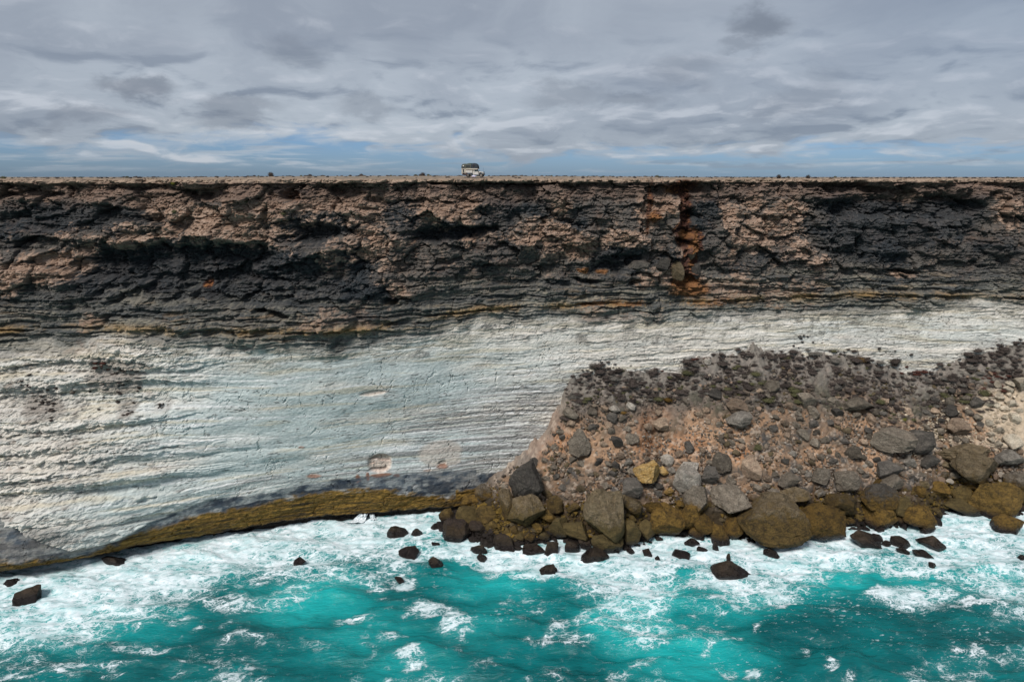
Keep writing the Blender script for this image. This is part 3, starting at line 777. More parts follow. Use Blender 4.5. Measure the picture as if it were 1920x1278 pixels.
SHX = np.concatenate([shore_x, FX[msk]]); SHY = np.concatenate([shore_y, FY[msk]])
o2 = np.argsort(SHX); SHX, SHY = SHX[o2], SHY[o2]
dist = np.interp(WX, SHX, SHY) - WY                     # metres seaward of the shore
q1 = fbm(WX / 9, WY / 7, 4, 701); q2 = fbm(WX / 3, WY / 2.4, 4, 711); q3 = fbm(WX / 24, WY / 16, 3, 721)
def water_blob(lst, warp=1.0):
    out = np.zeros(WX.shape, f32)
    for (px, py, rx, ry, a) in lst:
        if py > 1140 and warp == 1.0 and rx < 60: a *= .84
        cx, cy = on_water(px, py); ex = on_water(px + rx, py)[0] - cx; ey = (on_water(px, py - ry)[1] - on_water(px, py + ry)[1]) / 2
        e = np.sqrt(((WX + warp * (q1 * 3 + q2 * .9) - cx) / ex) ** 2 + ((WY + warp * (q1[::1] * -2.4 + q2 * .8) - cy) / ey) ** 2)
        out = np.maximum(out, a * np.clip(1.35 - .85 * e, 0, 1))
    return out
FOAM = [(120, 1120, 200, 55, 1.), (60, 1175, 110, 34, .85), (250, 1080, 150, 45, 1.), (380, 1035, 160, 50, .95), (520, 1020, 120, 40, .9), (560, 1050, 80, 30, .75), (640, 1010, 100, 40, .95), (720, 1050, 60, 30, .7), (640, 1080, 70, 18, .45),
        (780, 990, 60, 30, 1.), (850, 1040, 40, 20, .8), (930, 1060, 90, 25, .75), (1000, 1055, 60, 22, .8), (1080, 1070, 60, 22, .8), (1150, 1075, 70, 30, .95), (1180, 1100, 80, 26, .9), (1240, 1060, 80, 25, .8), (1170, 1130, 70, 26, .62),
        (1190, 1175, 50, 26, .55), (1210, 1195, 40, 14, .6), (1310, 1055, 60, 26, .8), (1390, 1095, 80, 26, .82), (1450, 1115, 40, 22, .75), (1474, 1138, 12, 12, .8), (1460, 1060, 70, 30, .9), (1500, 1070, 40, 20, .95), (1560, 1030, 90, 26, .9), (1620, 1060, 80, 18, .6),
        (1700, 1060, 80, 18, .55), (1690, 1115, 60, 20, .8), (1740, 1110, 60, 12, .6), (1790, 1040, 90, 28, .85), (1880, 1040, 60, 50, .95), (1850, 1090, 60, 18, .75), (1900, 1110, 40, 26, .75), (1840, 1130, 70, 9, .6), (1905, 1155, 40, 12, .6), (1820, 1000, 120, 30, 1.), (1690, 1010, 80, 26, .9),
        (800, 1143, 30, 9, .9), (845, 1150, 22, 9, .8), (838, 1168, 18, 12, .85), (775, 1230, 26, 20, .8), (790, 1255, 22, 12, .7), (660, 1155, 40, 12, .55), (690, 1200, 12, 40, .3), (740, 1190, 24, 8, .4), (1330, 1178, 22, 10, .5), (1420, 1262, 30, 10, .75),
        (1425, 1175, 8, 10, .55), (1500, 1212, 16, 6, .6), (1545, 1240, 16, 7, .62), (1590, 1268, 20, 8, .65), (1350, 1260, 10, 14, .55), (1215, 1240, 40, 8, .4), (1200, 1245, 20, 6, .6), (900, 1245, 40, 10, .4), (1040, 1255, 30, 10, .35), (600, 1215, 30, 10, .35),
        (330, 1100, 80, 20, .6), (430, 1130, 60, 14, .45), (550, 1110, 50, 22, .4), (470, 1200, 60, 8, .38), (120, 1250, 120, 8, .45), (60, 1270, 120, 8, .5), (260, 1210, 90, 8, .4), (400, 1235, 80, 6, .35)]
for (px, py, w, h, *_k) in SEA_ROCKS:
    FOAM.append((px, py + 3, w * .85 + 6, h * .7 + 5, .95))
cov = water_blob(FOAM) * .92
shore_f = sstep(15, 5, dist + q1 * 5 + q2 * 2) * (.98 + .25 * q2)
hole = water_blob([(840, 1070, 60, 14, 1.), (790, 1062, 20, 16, .8), (700, 1062, 30, 8, .5), (1290, 1075, 30, 8, .5), (905, 1085, 60, 12, .5), (1590, 1085, 60, 14, .5), (600, 1000, 20, 8, .4)])
cov = np.maximum(cov, shore_f) - hole * .8
cov = np.maximum(cov, .30 * sstep(.0, .7, q3 + q2 * .5 + .3 * fbm(WX / 14, WY / 6, 3, 743)) + .06)
cov = np.clip(cov * (.80 + .25 * q2 + .22 * fbm(WX / 5, WY / 4, 3, 741)), 0, 1)
aer = np.clip(.03 + 1.1 * water_blob([(560, 1120, 90, 40, .9), (620, 1110, 60, 40, .8), (1180, 1160, 80, 50, 1.), (1250, 1190, 100, 40, .6), (1300, 1230, 120, 60, .75), (680, 1190, 90, 50, .45), (900, 1170, 90, 40, .3), (1560, 1080, 90, 30, .6), (1250, 1110, 100, 30, .6), (1720, 1090, 90, 30, .6), (1880, 1080, 60, 40, .6), (1400, 1130, 90, 30, .5), (760, 1240, 90, 40, .45), (130, 1160, 160, 40, .8), (960, 1090, 160, 20, .4)])
              + .55 * sstep(22, 8, dist + q1 * 4) + .28 * q3 + .1 * q1, 0, 1)
rng = np.random.RandomState(3)
WZ = .30 * q1 * 1.0 + .10 * q2
for k in range(16):
    th = R(-96 + rng.uniform(-34, 34)); L = rng.uniform(2.2, 11); amp = .020 * L * rng.uniform(.5, 1)
    ph = (WX * math.cos(th) + WY * math.sin(th)) * 2 * math.pi / L + rng.uniform(0, 6) + q1 * 1.6
    WZ = WZ + amp * (np.abs(np.sin(ph / 2)) * -2 + 1.2) * (1 - .45 * np.clip(cov, 0, 1))
WZ += .30 * np.clip(cov, 0, 1) * fbm(WX / 1.5, WY / 1.2, 4, 731)
WZ = np.where((np.abs(WX) > 200) | (WY < 40), WZ * .6, WZ).astype(f32)
att = np.stack([cov, aer, np.clip(dist / 60, 0, 1), np.ones_like(cov)], -1)
me = raw_mesh("sea", np.stack([WX, WY, WZ], -1), grid_faces(*WX.shape), 4, att, colname='foam_and_air')
m, N, p = new_mat("sea_water")
at = N.n('ShaderNodeAttribute', attribute_name='foam_and_air')
cv, ar, di = N.n('ShaderNodeSeparateColor').outputs, None, None
sc_ = N.t.nodes[-1]; N.l(at.outputs['Color'], sc_.inputs[0])
cv, ar, di = sc_.outputs[0], sc_.outputs[1], sc_.outputs[2]
tc = N.n('ShaderNodeTexCoord').outputs['Object']
rot = N.n('ShaderNodeVectorRotate', rotation_type='Z_AXIS'); N.l(tc, rot.inputs['Vector']); rot.inputs['Angle'].default_value = R(-8)
fl = N.vmath('MULTIPLY', rot.outputs[0], (0.72, 1.15, 1.0))
wn = N.noise(fl, .30, 4, .55, 0, out=1); wn2 = N.noise(fl, 1.3, 3, .55, 0, out=1)
pw = N.vmath('ADD', fl, N.vmath('SCALE', N.vmath('SUBTRACT', wn, (.5, .5, .5)), 4.5))
pw = N.vmath('ADD', pw, N.vmath('SCALE', N.vmath('SUBTRACT', wn2, (.5, .5, .5)), 1.1))
wn3 = N.noise(fl, 4.2, 2, .5, 0, out=1)
pw = N.vmath('ADD', pw, N.vmath('SCALE', N.vmath('SUBTRACT', wn3, (.5, .5, .5)), .38))
e1 = N.vor(pw, .36, 'DISTANCE_TO_EDGE'); e2 = N.math('MULTIPLY', N.vor(pw, .95, 'DISTANCE_TO_EDGE'), 1.25); e3 = N.math('MULTIPLY', N.vor(pw, 2.7, 'DISTANCE_TO_EDGE'), 2.1)
cl = N.noise(pw, .55, 7, .64)
cvn = N.math('ADD', cv, N.math('MULTIPLY', N.math('SUBTRACT', cl, .5), N.rng(cv, .02, .4, .25, 1.25)), clamp=True)
wid = N.math('POWER', cvn, 1.7)
edge = N.math('MINIMUM', e1, N.math('MINIMUM', e2, e3))
web = N.rng(edge, 0.0, N.math('ADD', N.math('MULTIPLY', wid, .46), .022), 1.0, 0.0)
web = N.math('MULTIPLY', web, N.rng(cvn, .03, .32))
fill = N.rng(cvn, .66, 1.10, 0, .94)
foam = N.math('MAXIMUM', web, fill)
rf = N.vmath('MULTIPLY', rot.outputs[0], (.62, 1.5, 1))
glint_flecks = N.rng(N.math('ADD', N.noise(rf, 1.7, 6, .70), N.math('MULTIPLY', N.noise(tc, .13, 2), .26)), .725, .80)  # sun sparkle on the swell, painted in as pale flecks
foam = N.math('MAXIMUM', foam, N.math('MULTIPLY', N.math('MULTIPLY', glint_flecks, .6), N.rng(N.noise(tc, .05, 3, .6), .45, .62)))
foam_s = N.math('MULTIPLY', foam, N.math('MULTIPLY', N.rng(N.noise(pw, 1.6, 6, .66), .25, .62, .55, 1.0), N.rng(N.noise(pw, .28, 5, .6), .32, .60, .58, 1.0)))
sw = N.noise(fl, .12, 4, .55)
base = N.mix(N.rng(sw, .35, .68), (0.0003, 0.078, 0.084, 1), (0.0006, 0.140, 0.146, 1))
base = N.mix(ar, base, (0.010, 0.35, 0.345, 1))
milk = N.math('MULTIPLY', N.rng(cv, .25, 1.0), .6)
base = N.mix(milk, base, (0.28, 0.52, 0.53, 1))
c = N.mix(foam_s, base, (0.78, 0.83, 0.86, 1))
N.l(c, p.inputs['Base Color'])
N.l(N.rng(foam, 0, .6, .10, .85), p.inputs['Roughness'])
p.inputs['IOR'].default_value = 1.33
hb_ = N.noise(N.vmath('MULTIPLY', rot.outputs[0], (.6, 1.5, 1)), 1.3, 6, .62, .3)
bm = N.bump(N.math('MULTIPLY', hb_, N.rng(foam, 0, .7, 1, .25)), .60, .5)
bm = N.bump(foam, .25, .25, bm)
N.l(bm, p.inputs['Normal'])
me.materials.append(m)
MAT_SEA = m
tag(link(bpy.data.objects.new("sea", me)), "turquoise sea with white surf churning along the rocks", kind='structure')

# ------------------------------------------------------------------ boulders
def boulder_material(name, base, light, dark, gold_top=5.5, gold_amt=1.0, gold=(0.175, 0.103, 0.024)):
    m, N, p = new_mat(name)
    geo = N.n('ShaderNodeNewGeometry').outputs['Position']
    oi = N.n('ShaderNodeObjectInfo').outputs['Random']
    x, y, z = N.sep(geo)
    a = N.noise(geo, .9, 6, .62, .3); b = N.noise(geo, 4.2, 5, .65); f = N.noise(geo, 12., 3, .6)
    c = N.mix(N.rng(a, .35, .66), (*base, 1), (*light, 1))
    c = N.mix(N.rng(b, .50, .72), c, (*dark, 1))
    v = N.rng(oi, 0, 1, .62, 1.35, 'LINEAR')
    c = N.mix(1.0, c, N.comb(v, v, v), 'MULTIPLY')
    zz = N.math('ADD', z, N.math('MULTIPLY', N.math('SUBTRACT', a, .5), 5.0))
    zz = N.math('ADD', zz, N.math('MULTIPLY', N.math('SUBTRACT', oi, .5), 1.6))
    g1 = N.mix(N.rng(N.math('ADD', N.math('MULTIPLY', a, .6), N.math('MULTIPLY', b, .4)), .42, .64), (*gold, 1), (gold[0] * .34, gold[1] * .36, gold[2] * .5, 1))
    g1 = N.mix(N.rng(oi, .55, 1.0), g1, (0.075, 0.055, 0.022, 1))
    g1 = N.mix(1.0, g1, N.comb(v, v, v), 'MULTIPLY')
    c = N.mix(N.math('MULTIPLY', N.rng(zz, gold_top + 1.6, gold_top - 1.4), gold_amt), c, g1)
    wetm = N.rng(N.math('ADD', z, N.math('MULTIPLY', N.math('SUBTRACT', a, .5), 2.6)), 2.1, .5)
    c = N.mix(wetm, c, (0.016, 0.011, 0.010, 1))
    c = N.mix(1.0, c, N.mix(N.rng(f, .3, .7), (.66, .66, .66, 1), (1.32, 1.32, 1.32, 1)), 'MULTIPLY')
    wq = N.vmath('ADD', geo, N.vmath('SCALE', N.noise(geo, .8, 4, .6, 0, out=1), 1.6))
    ck = N.rng(N.vor(wq, .33, 'DISTANCE_TO_EDGE'), .0, .022, 1.0, 0.0)
    c = N.mix(N.math('MULTIPLY', N.math('MULTIPLY', ck, N.rng(a, .5, .62)), .40), c, (.02, .018, .016, 1))
    lay = N.noise(N.vmath('MULTIPLY', wq, (.5, .5, 3.2)), 1.1, 4, .6)
    c = N.mix(1.0, c, N.mix(N.rng(lay, .35, .65), (.78, .78, .78, 1), (1.2, 1.2, 1.2, 1)), 'MULTIPLY')
    N.l(c, p.inputs['Base Color'])
    N.l(N.rng(wetm, 0, 1, .92, .22), p.inputs['Roughness'])
    p.inputs['Specular IOR Level'].default_value = .25
    h = N.math('ADD', N.math('MULTIPLY', a, .8), N.math('ADD', N.math('MULTIPLY', b, .60), N.math('SUBTRACT', N.math('MULTIPLY', f, .26), N.math('MULTIPLY', ck, .2))))
    N.l(N.bump(h, 1.0, .55), p.inputs['Normal'])
    return m

BM = {
    'grey': boulder_material("grey_boulder_rock", (0.145, 0.118, 0.090), (0.205, 0.172, 0.134), (0.066, 0.056, 0.046)),
    'dark': boulder_material("dark_boulder_rock", (0.078, 0.069, 0.060), (0.115, 0.100, 0.084), (0.040, 0.036, 0.032)),
    'pale': boulder_material("pale_boulder_rock", (0.27, 0.235, 0.195), (0.38, 0.34, 0.29), (0.15, 0.13, 0.11)),
    'tan': boulder_material("tan_boulder_rock", (0.245, 0.170, 0.118), (0.33, 0.245, 0.175), (0.13, 0.095, 0.07)),
    'cream': boulder_material("cream_boulder_rock", (0.44, 0.365, 0.275), (0.52, 0.45, 0.35), (0.27, 0.215, 0.16)),
    'ochre': boulder_material("ochre_boulder_rock", (0.42, 0.25, 0.075), (0.48, 0.33, 0.15), (0.26, 0.15, 0.05), gold_amt=.3),
    'gold': boulder_material("algae_gold_boulder_rock", (0.180, 0.108, 0.026), (0.235, 0.150, 0.042), (0.070, 0.046, 0.018), gold_top=9.0),
    'olive': boulder_material("olive_boulder_rock", (0.118, 0.086, 0.048), (0.160, 0.122, 0.076), (0.055, 0.040, 0.024), gold_top=7.0, gold=(0.110, 0.070, 0.022)),
    'wet': boulder_material("wet_sea_rock", (0.040, 0.026, 0.021), (0.060, 0.043, 0.034), (0.018, 0.012, 0.010), gold_top=2.0, gold_amt=.55, gold=(0.075, 0.052, 0.020)),
}

_ico = {}
def ico(sub):
    if sub not in _ico:
        bm = bmesh.new(); bmesh.ops.create_icosphere(bm, subdivisions=sub, radius=1.0)
        _ico[sub] = (np.array([v.co[:] for v in bm.verts]), np.array([[v.index for v in f.verts] for f in bm.faces]))
        bm.free()
    return _ico[sub]

def boulder_shape(seed, sub=3, cuts=13, lo=.44, hi=.86, rough=.06):
    rs = np.random.RandomState(seed)
    v, f = ico(sub); v = v.copy()
    for k in range(cuts):
        n = rs.normal(size=3); n /= np.linalg.norm(n)
        h = rs.uniform(lo, hi)
        d = v @ n - h
        v -= np.where(d > 0, d * .97, 0)[:, None] * n
    o = rs.rand(3) * 50
    nn = v / np.linalg.norm(v, axis=1)[:, None]
    dis = rough * (fbm(v[:, 0] * 1.7 + v[:, 2] + o[0], v[:, 1] * 1.7 - v[:, 2] * .8 + o[1], 4, seed % 90, .6))
    dis += rough * .55 * ridged(v[:, 0] * 4.5 + o[1], v[:, 1] * 4.5 + v[:, 2] * 5, 3, seed % 70)
    ce, cn, ct = facets(v[:, 0] * 2.2 + v[:, 1] * 1.1 + o[2], v[:, 2] * 2.2 + v[:, 1] * .7, seed % 60)
    dis += rough * .9 * ((cn - .5) * .8 + ct * .6)
    v = v + nn * dis[:, None]
    mn, mx = v.min(0), v.max(0)
    v = (v - (mn + mx) / 2) / (mx - mn)            # unit box
    return v, f

PROTO = [boulder_shape(100 + i, 4, 12 + i % 6) for i in range(24)]
_pm = {}
def proto_mesh(i, mat):
    k = (i, mat)
    if k not in _pm:
        v, f = PROTO[i]
        me = raw_mesh("boulder", v, f, 3, smooth=False)
        me.materials.append(BM[mat])
        _pm[k] = me
    return _pm[k]

brs = random.Random(11)
def put_rock(name, loc, size, rot, mat, label, cat, group, big=0, proto=None):
    if big:
        v, f = boulder_shape(big, 5, 14, .50, .90, .07)
        me = raw_mesh("boulder", v, f, 3, smooth=False); me.materials.append(BM[mat])
    else:
        me = proto_mesh(brs.randrange(24) if proto is None else proto, mat)
    o = bpy.data.objects.new(name, me)
    o.location = loc; o.scale = size; o.rotation_euler = rot
    link(o)
    return tag(o, label, cat, group)

TAKEN = []
def rock_at(px, py, w, h, mat, label, name='boulder', group=None, tilt=0.0, big=0, cat='boulder', deep=.9, sink=.30):
    hit, d, t = on_scree(px, py + h * .12)
    sc = t / FPX * (1 / 1.0)
    wm, hm = w * sc * 1.08, h * sc * 1.10
    dm = (wm + hm) / 2 * deep
    loc = hit - d * dm * sink + Vector((0, 0, h * .12 * sc))
    ang = brs.uniform(-.25, .25)
    TAKEN.append((px, py, w, h))
    return put_rock(name, loc, (wm, dm, hm), (brs.uniform(-.15, .15), R(tilt), ang), mat, label, cat, group, big)

def sea_rock_at(px, py, w, h, label, tilt=0.0, spin=None, mat='wet', slim=.75):
    x, y = on_water(px, py + h * .15)
    t = math.sqrt(x * x + y * y + CAM_Z ** 2)
    wm, hm = w * t / FPX * .96, h * t / FPX * 1.25
    TAKEN.append((px, py, w, h))
    return put_rock('sea_rock', (x, y + wm * slim * .15, hm * .02), (wm, max(wm * slim, hm * .8), hm * 1.02), (brs.uniform(-.15, .15), R(tilt), spin if spin is not None else brs.uniform(-.3, .3)), mat, label,
                    'rock', 'rocks standing in the surf')

G1 = 'large boulders along the waterline'; G2 = 'boulders on the scree slope'
BOULDERS = [
 (1444, 974, 114, 88, 'olive', 'biggest boulder, a grey brown dome with a golden foot at the waterline', 0, 501),
 (1540, 972, 92, 56, 'gold', 'long golden slab butting against the biggest domed boulder', 3, 502),
 (1131, 962, 70, 100, 'olive', 'tall olive brown upright boulder behind the squared block in the surf', 0, 503),
 (1138, 1018, 56, 44, 'olive', 'squared brown block with a flat top at the edge of the surf', 0, 504),
 (1250, 977, 68, 58, 'gold', 'broad golden boulder with its twin leaning on it', 0, 505),
 (1296, 966, 36, 42, 'gold', 'smaller golden boulder leaning on the broad golden one', 15, 506),
 (988, 905, 62, 76, 'dark', 'tall dark grey block standing at the scree end beside the pale cliff', 0, 507),
 (985, 958, 66, 60, 'olive', 'olive brown block below the tall dark grey block', 0, 508),
 (1870, 934, 92, 64, 'gold', 'large golden boulder with a grey cap above the foam', 0, 509),
 (1891, 983, 56, 32, 'gold', 'rounded golden rock alone in the foam under the grey capped boulder', 0, 510),
 (1650, 966, 58, 48, 'gold', 'golden boulder with a dark undercut foot pointing at the elongated sea rock', -10, 511),
 (1722, 967, 54, 40, 'gold', 'knobbly golden boulder with a small rock at its foot', 0, 512),
 (1738, 990, 24, 22, 'gold', 'small dark gold rock under the knobbly golden boulder', 0, 0),
 (1832, 875, 86, 56, 'olive', 'huge brown wedge shaped boulder high in the boulder pile', 10, 513),
 (1810, 848, 88, 28, 'olive', 'long flat brown slab lying on the brown wedge', -3, 514),
 (1647, 934, 62, 50, 'dark', 'dark grey rounded boulder above the golden undercut boulder', 0, 515),
 (1672, 824, 72, 42, 'grey', 'long grey ledge of rock capped with sand on the slope', 4, 516),
 (1725, 830, 46, 42, 'dark', 'rough dark grey boulder joining the sand capped ledge', 0, 0),
 (1898, 858, 50, 28, 'pale', 'smooth pale grey slab beneath the cream rock fall', 5, 0),
 (1903, 902, 42, 32, 'grey', 'grey boulder between the brown wedge and the frame edge', 0, 0),
 (1800, 950, 72, 30, 'olive', 'low olive brown boulder half washed by surf', 8, 0),
 (1586, 900, 44, 40, 'grey', 'faceted grey brown boulder standing clear above the golden slab', 0, 517),
 (1537, 890, 34, 30, 'grey', 'brown grey cube shaped boulder beside the faceted one', 0, 0),
 (1371, 938, 78, 44, 'grey', 'wide grey brown boulder just above the biggest dome', 6, 518),
 (1305, 934, 44, 50, 'grey', 'tilted grey boulder between the golden pair and the wide grey one', 20, 519),
 (1287, 898, 44, 50, 'pale', 'pale striped boulder like a tilted drum above the golden pair', 15, 520),
 (1290, 876, 36, 26, 'pale', 'pale slab resting on top of the striped drum', 0, 0),
 (1212, 880, 48, 40, 'ochre', 'bright ochre yellow angular block in the middle of the scree', 10, 521),
 (1243, 882, 20, 18, 'ochre', 'small ochre yellow stone beside the bright ochre block', 0, 0),
 (1254, 920, 18, 12, 'ochre', 'flat orange ochre stone below the pale striped drum', 0, 0),
 (1238, 796, 30, 26, 'tan', 'tan yellowish boulder bedded in the orange gully', 0, 522),
 (1388, 788, 44, 28, 'pale', 'long pale boulder tilted uphill on the grey rubble', -32, 523),
 (1381, 762, 36, 26, 'tan', 'brown angular boulder just above the tilted pale one', 12, 0),
 (1086, 826, 38, 44, 'grey', 'big rounded grey boulder in sand near the scree end', 0, 524),
 (1185, 822, 26, 18, 'grey', 'flattish grey boulder on the edge of the orange gully', 0, 0),
 (1157, 826, 22, 20, 'dark', 'dark rounded boulder beside the flattish grey one', 0, 0),
 (1354, 867, 34, 34, 'grey', 'upright grey boulder on the sand above the wide grey one', 0, 0),
 (1330, 890, 28, 32, 'dark', 'dark tilted boulder left of the upright grey one', 12, 0),
 (1407, 876, 34, 40, 'tan', 'rough tan brown boulder beside the upright grey one', 0, 0),
 (1185, 914, 36, 34, 'dark', 'dark angular boulder below the ochre block', 0, 0),
 (1041, 944, 32, 30, 'olive', 'round olive boulder between the tall dark block and the upright one', 0, 0),
 (1080, 998, 46, 38, 'olive', 'olive boulder with a pale flat face near the squared block', 0, 0),
 (1046, 985, 34, 42, 'olive', 'olive upright stone leaning on the pale faced olive boulder', 0, 0),
 (1182, 996, 34, 44, 'olive', 'pointed olive boulder right beside the squared block', 12, 0),
 (1212, 993, 30, 36, 'olive', 'dark olive boulder between the pointed one and the broad golden one', 0, 0),
 (1322, 985, 40, 38, 'gold', 'rounded brownish gold boulder at the foot of the golden pair', 0, 0),
 (1350, 1004, 32, 42, 'gold', 'upright golden rock with a dark foot beside the biggest dome', 0, 0),
 (1376, 990, 32, 40, 'gold', 'slanted golden slab leaning on the biggest dome', 22, 0),
 (1305, 1000, 28, 22, 'gold', 'small golden block under the rounded gold boulder', 0, 0),
 (1028, 967, 30, 24, 'gold', 'golden lump among small stones beneath the round olive boulder', 0, 0),
 (1007, 986, 22, 18, 'gold', 'small pale gold stone at the foot of the olive block', 0, 0),
 (1223, 948, 38, 24, 'gold', 'flat golden tan slab above the broad golden boulder', -8, 0),
 (1185, 948, 36, 32, 'olive', 'olive boulder in the shade behind the upright one', 0, 0),
 (855, 993, 54, 44, 'wet', 'dark wet rock at the very end of the boulder pile', 0, 525),
 (908, 924, 34, 32, 'grey', 'grey boulder against the dark spray stained cliff', 0, 0),
 (882, 938, 32, 18, 'tan', 'tan slab lying below the grey boulder by the cliff', 0, 0),
 (878, 966, 44, 32, 'olive', 'olive boulder at the end of the pile above the dark wet rock', 0, 0),
 (912, 962, 36, 30, 'olive', 'olive boulder next to the block of the scree end', 0, 0),
 (893, 989, 34, 24, 'wet', 'dark stone in the inlet of foam at the pile end', 0, 0),
 (836, 970, 26, 28, 'olive', 'last olive stone where the boulder pile meets the algae ledge', 0, 0),
 (950, 948, 32, 56, 'olive', 'narrow upright olive stone left of the olive block', 0, 0),
 (1611, 758, 54, 24, 'grey', 'flat grey slab at the lower edge of the scrub', 3, 0),
 (1511, 748, 34, 28, 'grey', 'pale grey boulder in the scrub at the top of the rubble', 0, 0),
 (1598, 846, 28, 26, 'grey', 'grey boulder at the foot of the pale sand chute', 0, 0),
 (1477, 900, 38, 28, 'grey', 'brown grey boulder right above the biggest dome', 0, 0),
 (1490, 925, 56, 22, 'olive', 'long low brown boulder wedged behind the golden slab', 0, 0),
 (1804, 924, 36, 28, 'gold', 'golden boulder beside the grey capped one', 0, 0),
 (1760, 917, 32, 24, 'gold', 'flattened golden boulder in the middle of the lower pile', 0, 0),
 (1830, 910, 38, 20, 'pale', 'pale grey slab on top of the golden boulders', 5, 0),
 (1578, 944, 58, 42, 'olive', 'olive boulder between the golden slab and the dark rounded one', 15, 0),
 (1690, 947, 34, 34, 'olive', 'slanted olive boulder leaning on the knobbly golden one', 30, 0),
 (1668, 906, 36, 38, 'grey', 'tilted grey stone leaning above the dark rounded boulder', 25, 0),
 (1662, 880, 42, 28, 'dark', 'dark double stone in the boulder pile under the sandy chute', 0, 0),
 (1740, 865, 36, 24, 'dark', 'bluish dark flat stone under the rough dark boulder', 0, 0),
 (1900, 784, 18, 22, 'cream', 'upright cream block in the pale rock fall', 10, 0),
 (1898, 826, 30, 26, 'cream', 'cream angular block low in the pale rock fall', 0, 0),
 (1795, 800, 36, 28, 'tan', 'pinkish boulder cluster stone at the edge of the scrub', 0, 0),
 (1292, 839, 20, 20, 'dark', 'blue grey slab standing in the orange sand', 20, 0),
 (1147, 783, 20, 18, 'dark', 'blue grey stone under the small brown cushion plant', 0, 0),
 (1183, 762, 18, 16, 'pale', 'pale round stone below the scrub line', 0, 0),
 (1152, 766, 20, 14, 'pale', 'pale flat stone below the scrub line near the ridge', 0, 0),
 (1070, 775, 30, 18, 'grey', 'grey stone on the outer ridge of the scree', 20, 0),
 (1327, 678, 13, 14, 'pale', 'pale grey stone up in the scrub near the cliff', 0, 0),
 (1329, 706, 9, 9, 'cream', 'tiny whitish stone in the scrub belt', 0, 0),
]
for i, (px, py, w, h, mat, lab, tilt, big) in enumerate(BOULDERS):
    rock_at(px, py, w, h, mat, lab, tilt=tilt, big=big, group=G1 if py > 930 else G2)

for (px, py, w, h, lab, tilt) in SEA_ROCKS:
    sea_rock_at(px, py, w, h, lab, tilt)
x, y = on_water(1365, 1056)
put_rock('sea_rock', (x, y, .9), (.75, .7, 2.4), (0, 0, .3), 'wet', 'thin pinnacle of rock standing behind the wide humped rock', 'rock', 'rocks standing in the surf')

# boulders lodged in the cliff face by the rust stained gully
for (px, py, w, h, mat, lab) in [(1200, 500, 46, 26, 'dark', 'broad rounded boulder lodged in the cliff farther from the rusty gully'), (1240, 494, 30, 26, 'dark', 'dark rounded boulder lodged between its neighbours in the cliff'),
                                 (1268, 506, 28, 40, 'olive', 'upright rounded boulder lodged against the rusty gully foot'), (1297, 478, 28, 24, 'tan', 'round tan boulder stuck in the rusty gully itself'), (1304, 508, 20, 32, 'dark', 'dark boulder filling the rusty gully beneath the round tan one'),
                                 (752, 543, 20, 12, 'tan', 'small bright tan boulder perched above the little black hole')]:
    cx, cz = on_cliff(px, py); s = M_PX
    put_rock('boulder', (cx, face_y(cx, cz) - .25, cz), (w * s, w * s * .75, h * s), (0, 0, brs.uniform(-.3, .3)), mat, lab, 'boulder', 'boulders lodged in the cliff')

# the many smaller boulders of the pile, each told by its look and the nearest marked boulder
MARKS = [(1444, 974, 'biggest domed boulder'), (1540, 972, 'long golden slab'), (1131, 962, 'tall upright olive boulder'), (1138, 1018, 'squared block'), (1250, 977, 'broad golden boulder'), (988, 905, 'tall dark grey block'),
         (1870, 934, 'grey capped golden boulder'), (1650, 966, 'undercut golden boulder'), (1722, 967, 'knobbly golden boulder'), (1832, 875, 'brown wedge boulder'), (1672, 824, 'sand capped ledge'), (1898, 858, 'smooth pale slab'),
         (1586, 900, 'faceted grey brown boulder'), (1371, 938, 'wide grey brown boulder'), (1287, 898, 'striped drum boulder'), (1212, 880, 'ochre yellow block'), (1238, 796, 'tan gully boulder'), (1388, 788, 'long tilted pale boulder'),
         (1086, 826, 'big rounded grey boulder'), (1611, 758, 'flat grey slab'), (870, 970, 'end of the boulder pile'), (1511, 748, 'pale grey scrub boulder'), (1900, 784, 'upright cream block'), (1041, 944, 'round olive boulder'), (1740, 865, 'bluish flat stone'),
         (1477, 900, 'brown grey boulder over the dome'), (1152, 766, 'pale flat stone under the scrub'), (1070, 775, 'outer ridge of the scree'), (1795, 800, 'pinkish stone at the scrub'), (1420, 838, 'mossy patch'), (1354, 867, 'upright grey boulder'), (1598, 846, 'pale sand chute')]
KINDS = {'gold': ('golden', 'golden boulders of the waterline pile'), 'olive': ('olive brown', 'olive boulders of the waterline pile'), 'grey': ('grey', 'grey stones of the slope'), 'dark': ('dark grey', 'dark stones of the slope'),
         'tan': ('tan', 'tan stones of the slope'), 'pale': ('pale grey', 'pale stones of the slope'), 'cream': ('cream', 'cream stones of the rock fall')}
SEEN = {}
def tell(px, py, w, h, mat):
    mx, my, nm = min(MARKS, key=lambda q: (q[0] - px) ** 2 + 1.5 * (q[1] - py) ** 2)
    ddx, ddy = px - mx, py - my
    where = ('above' if ddy < 0 else 'below') if abs(ddy) > abs(ddx) * .55 else 'beside'
    size = 'small' if w < 15 else ('mid sized' if w < 24 else 'fairly large')
    form = 'flat' if h / w < .70 else ('squat' if h / w < .82 else 'blocky')
    nom = 'stone' if w < 19 else 'boulder'
    lab = f"{size} {form} {KINDS[mat][0]} {nom} {where} the {nm}"
    if lab in SEEN:
        lab = f"{size} {form} {KINDS[mat][0]} {nom} a step {'farther' if SEEN[lab] % 2 else 'off'} {where} the {nm}"
    SEEN[lab] = SEEN.get(lab, 0) + 1
    return lab, KINDS[mat][1]
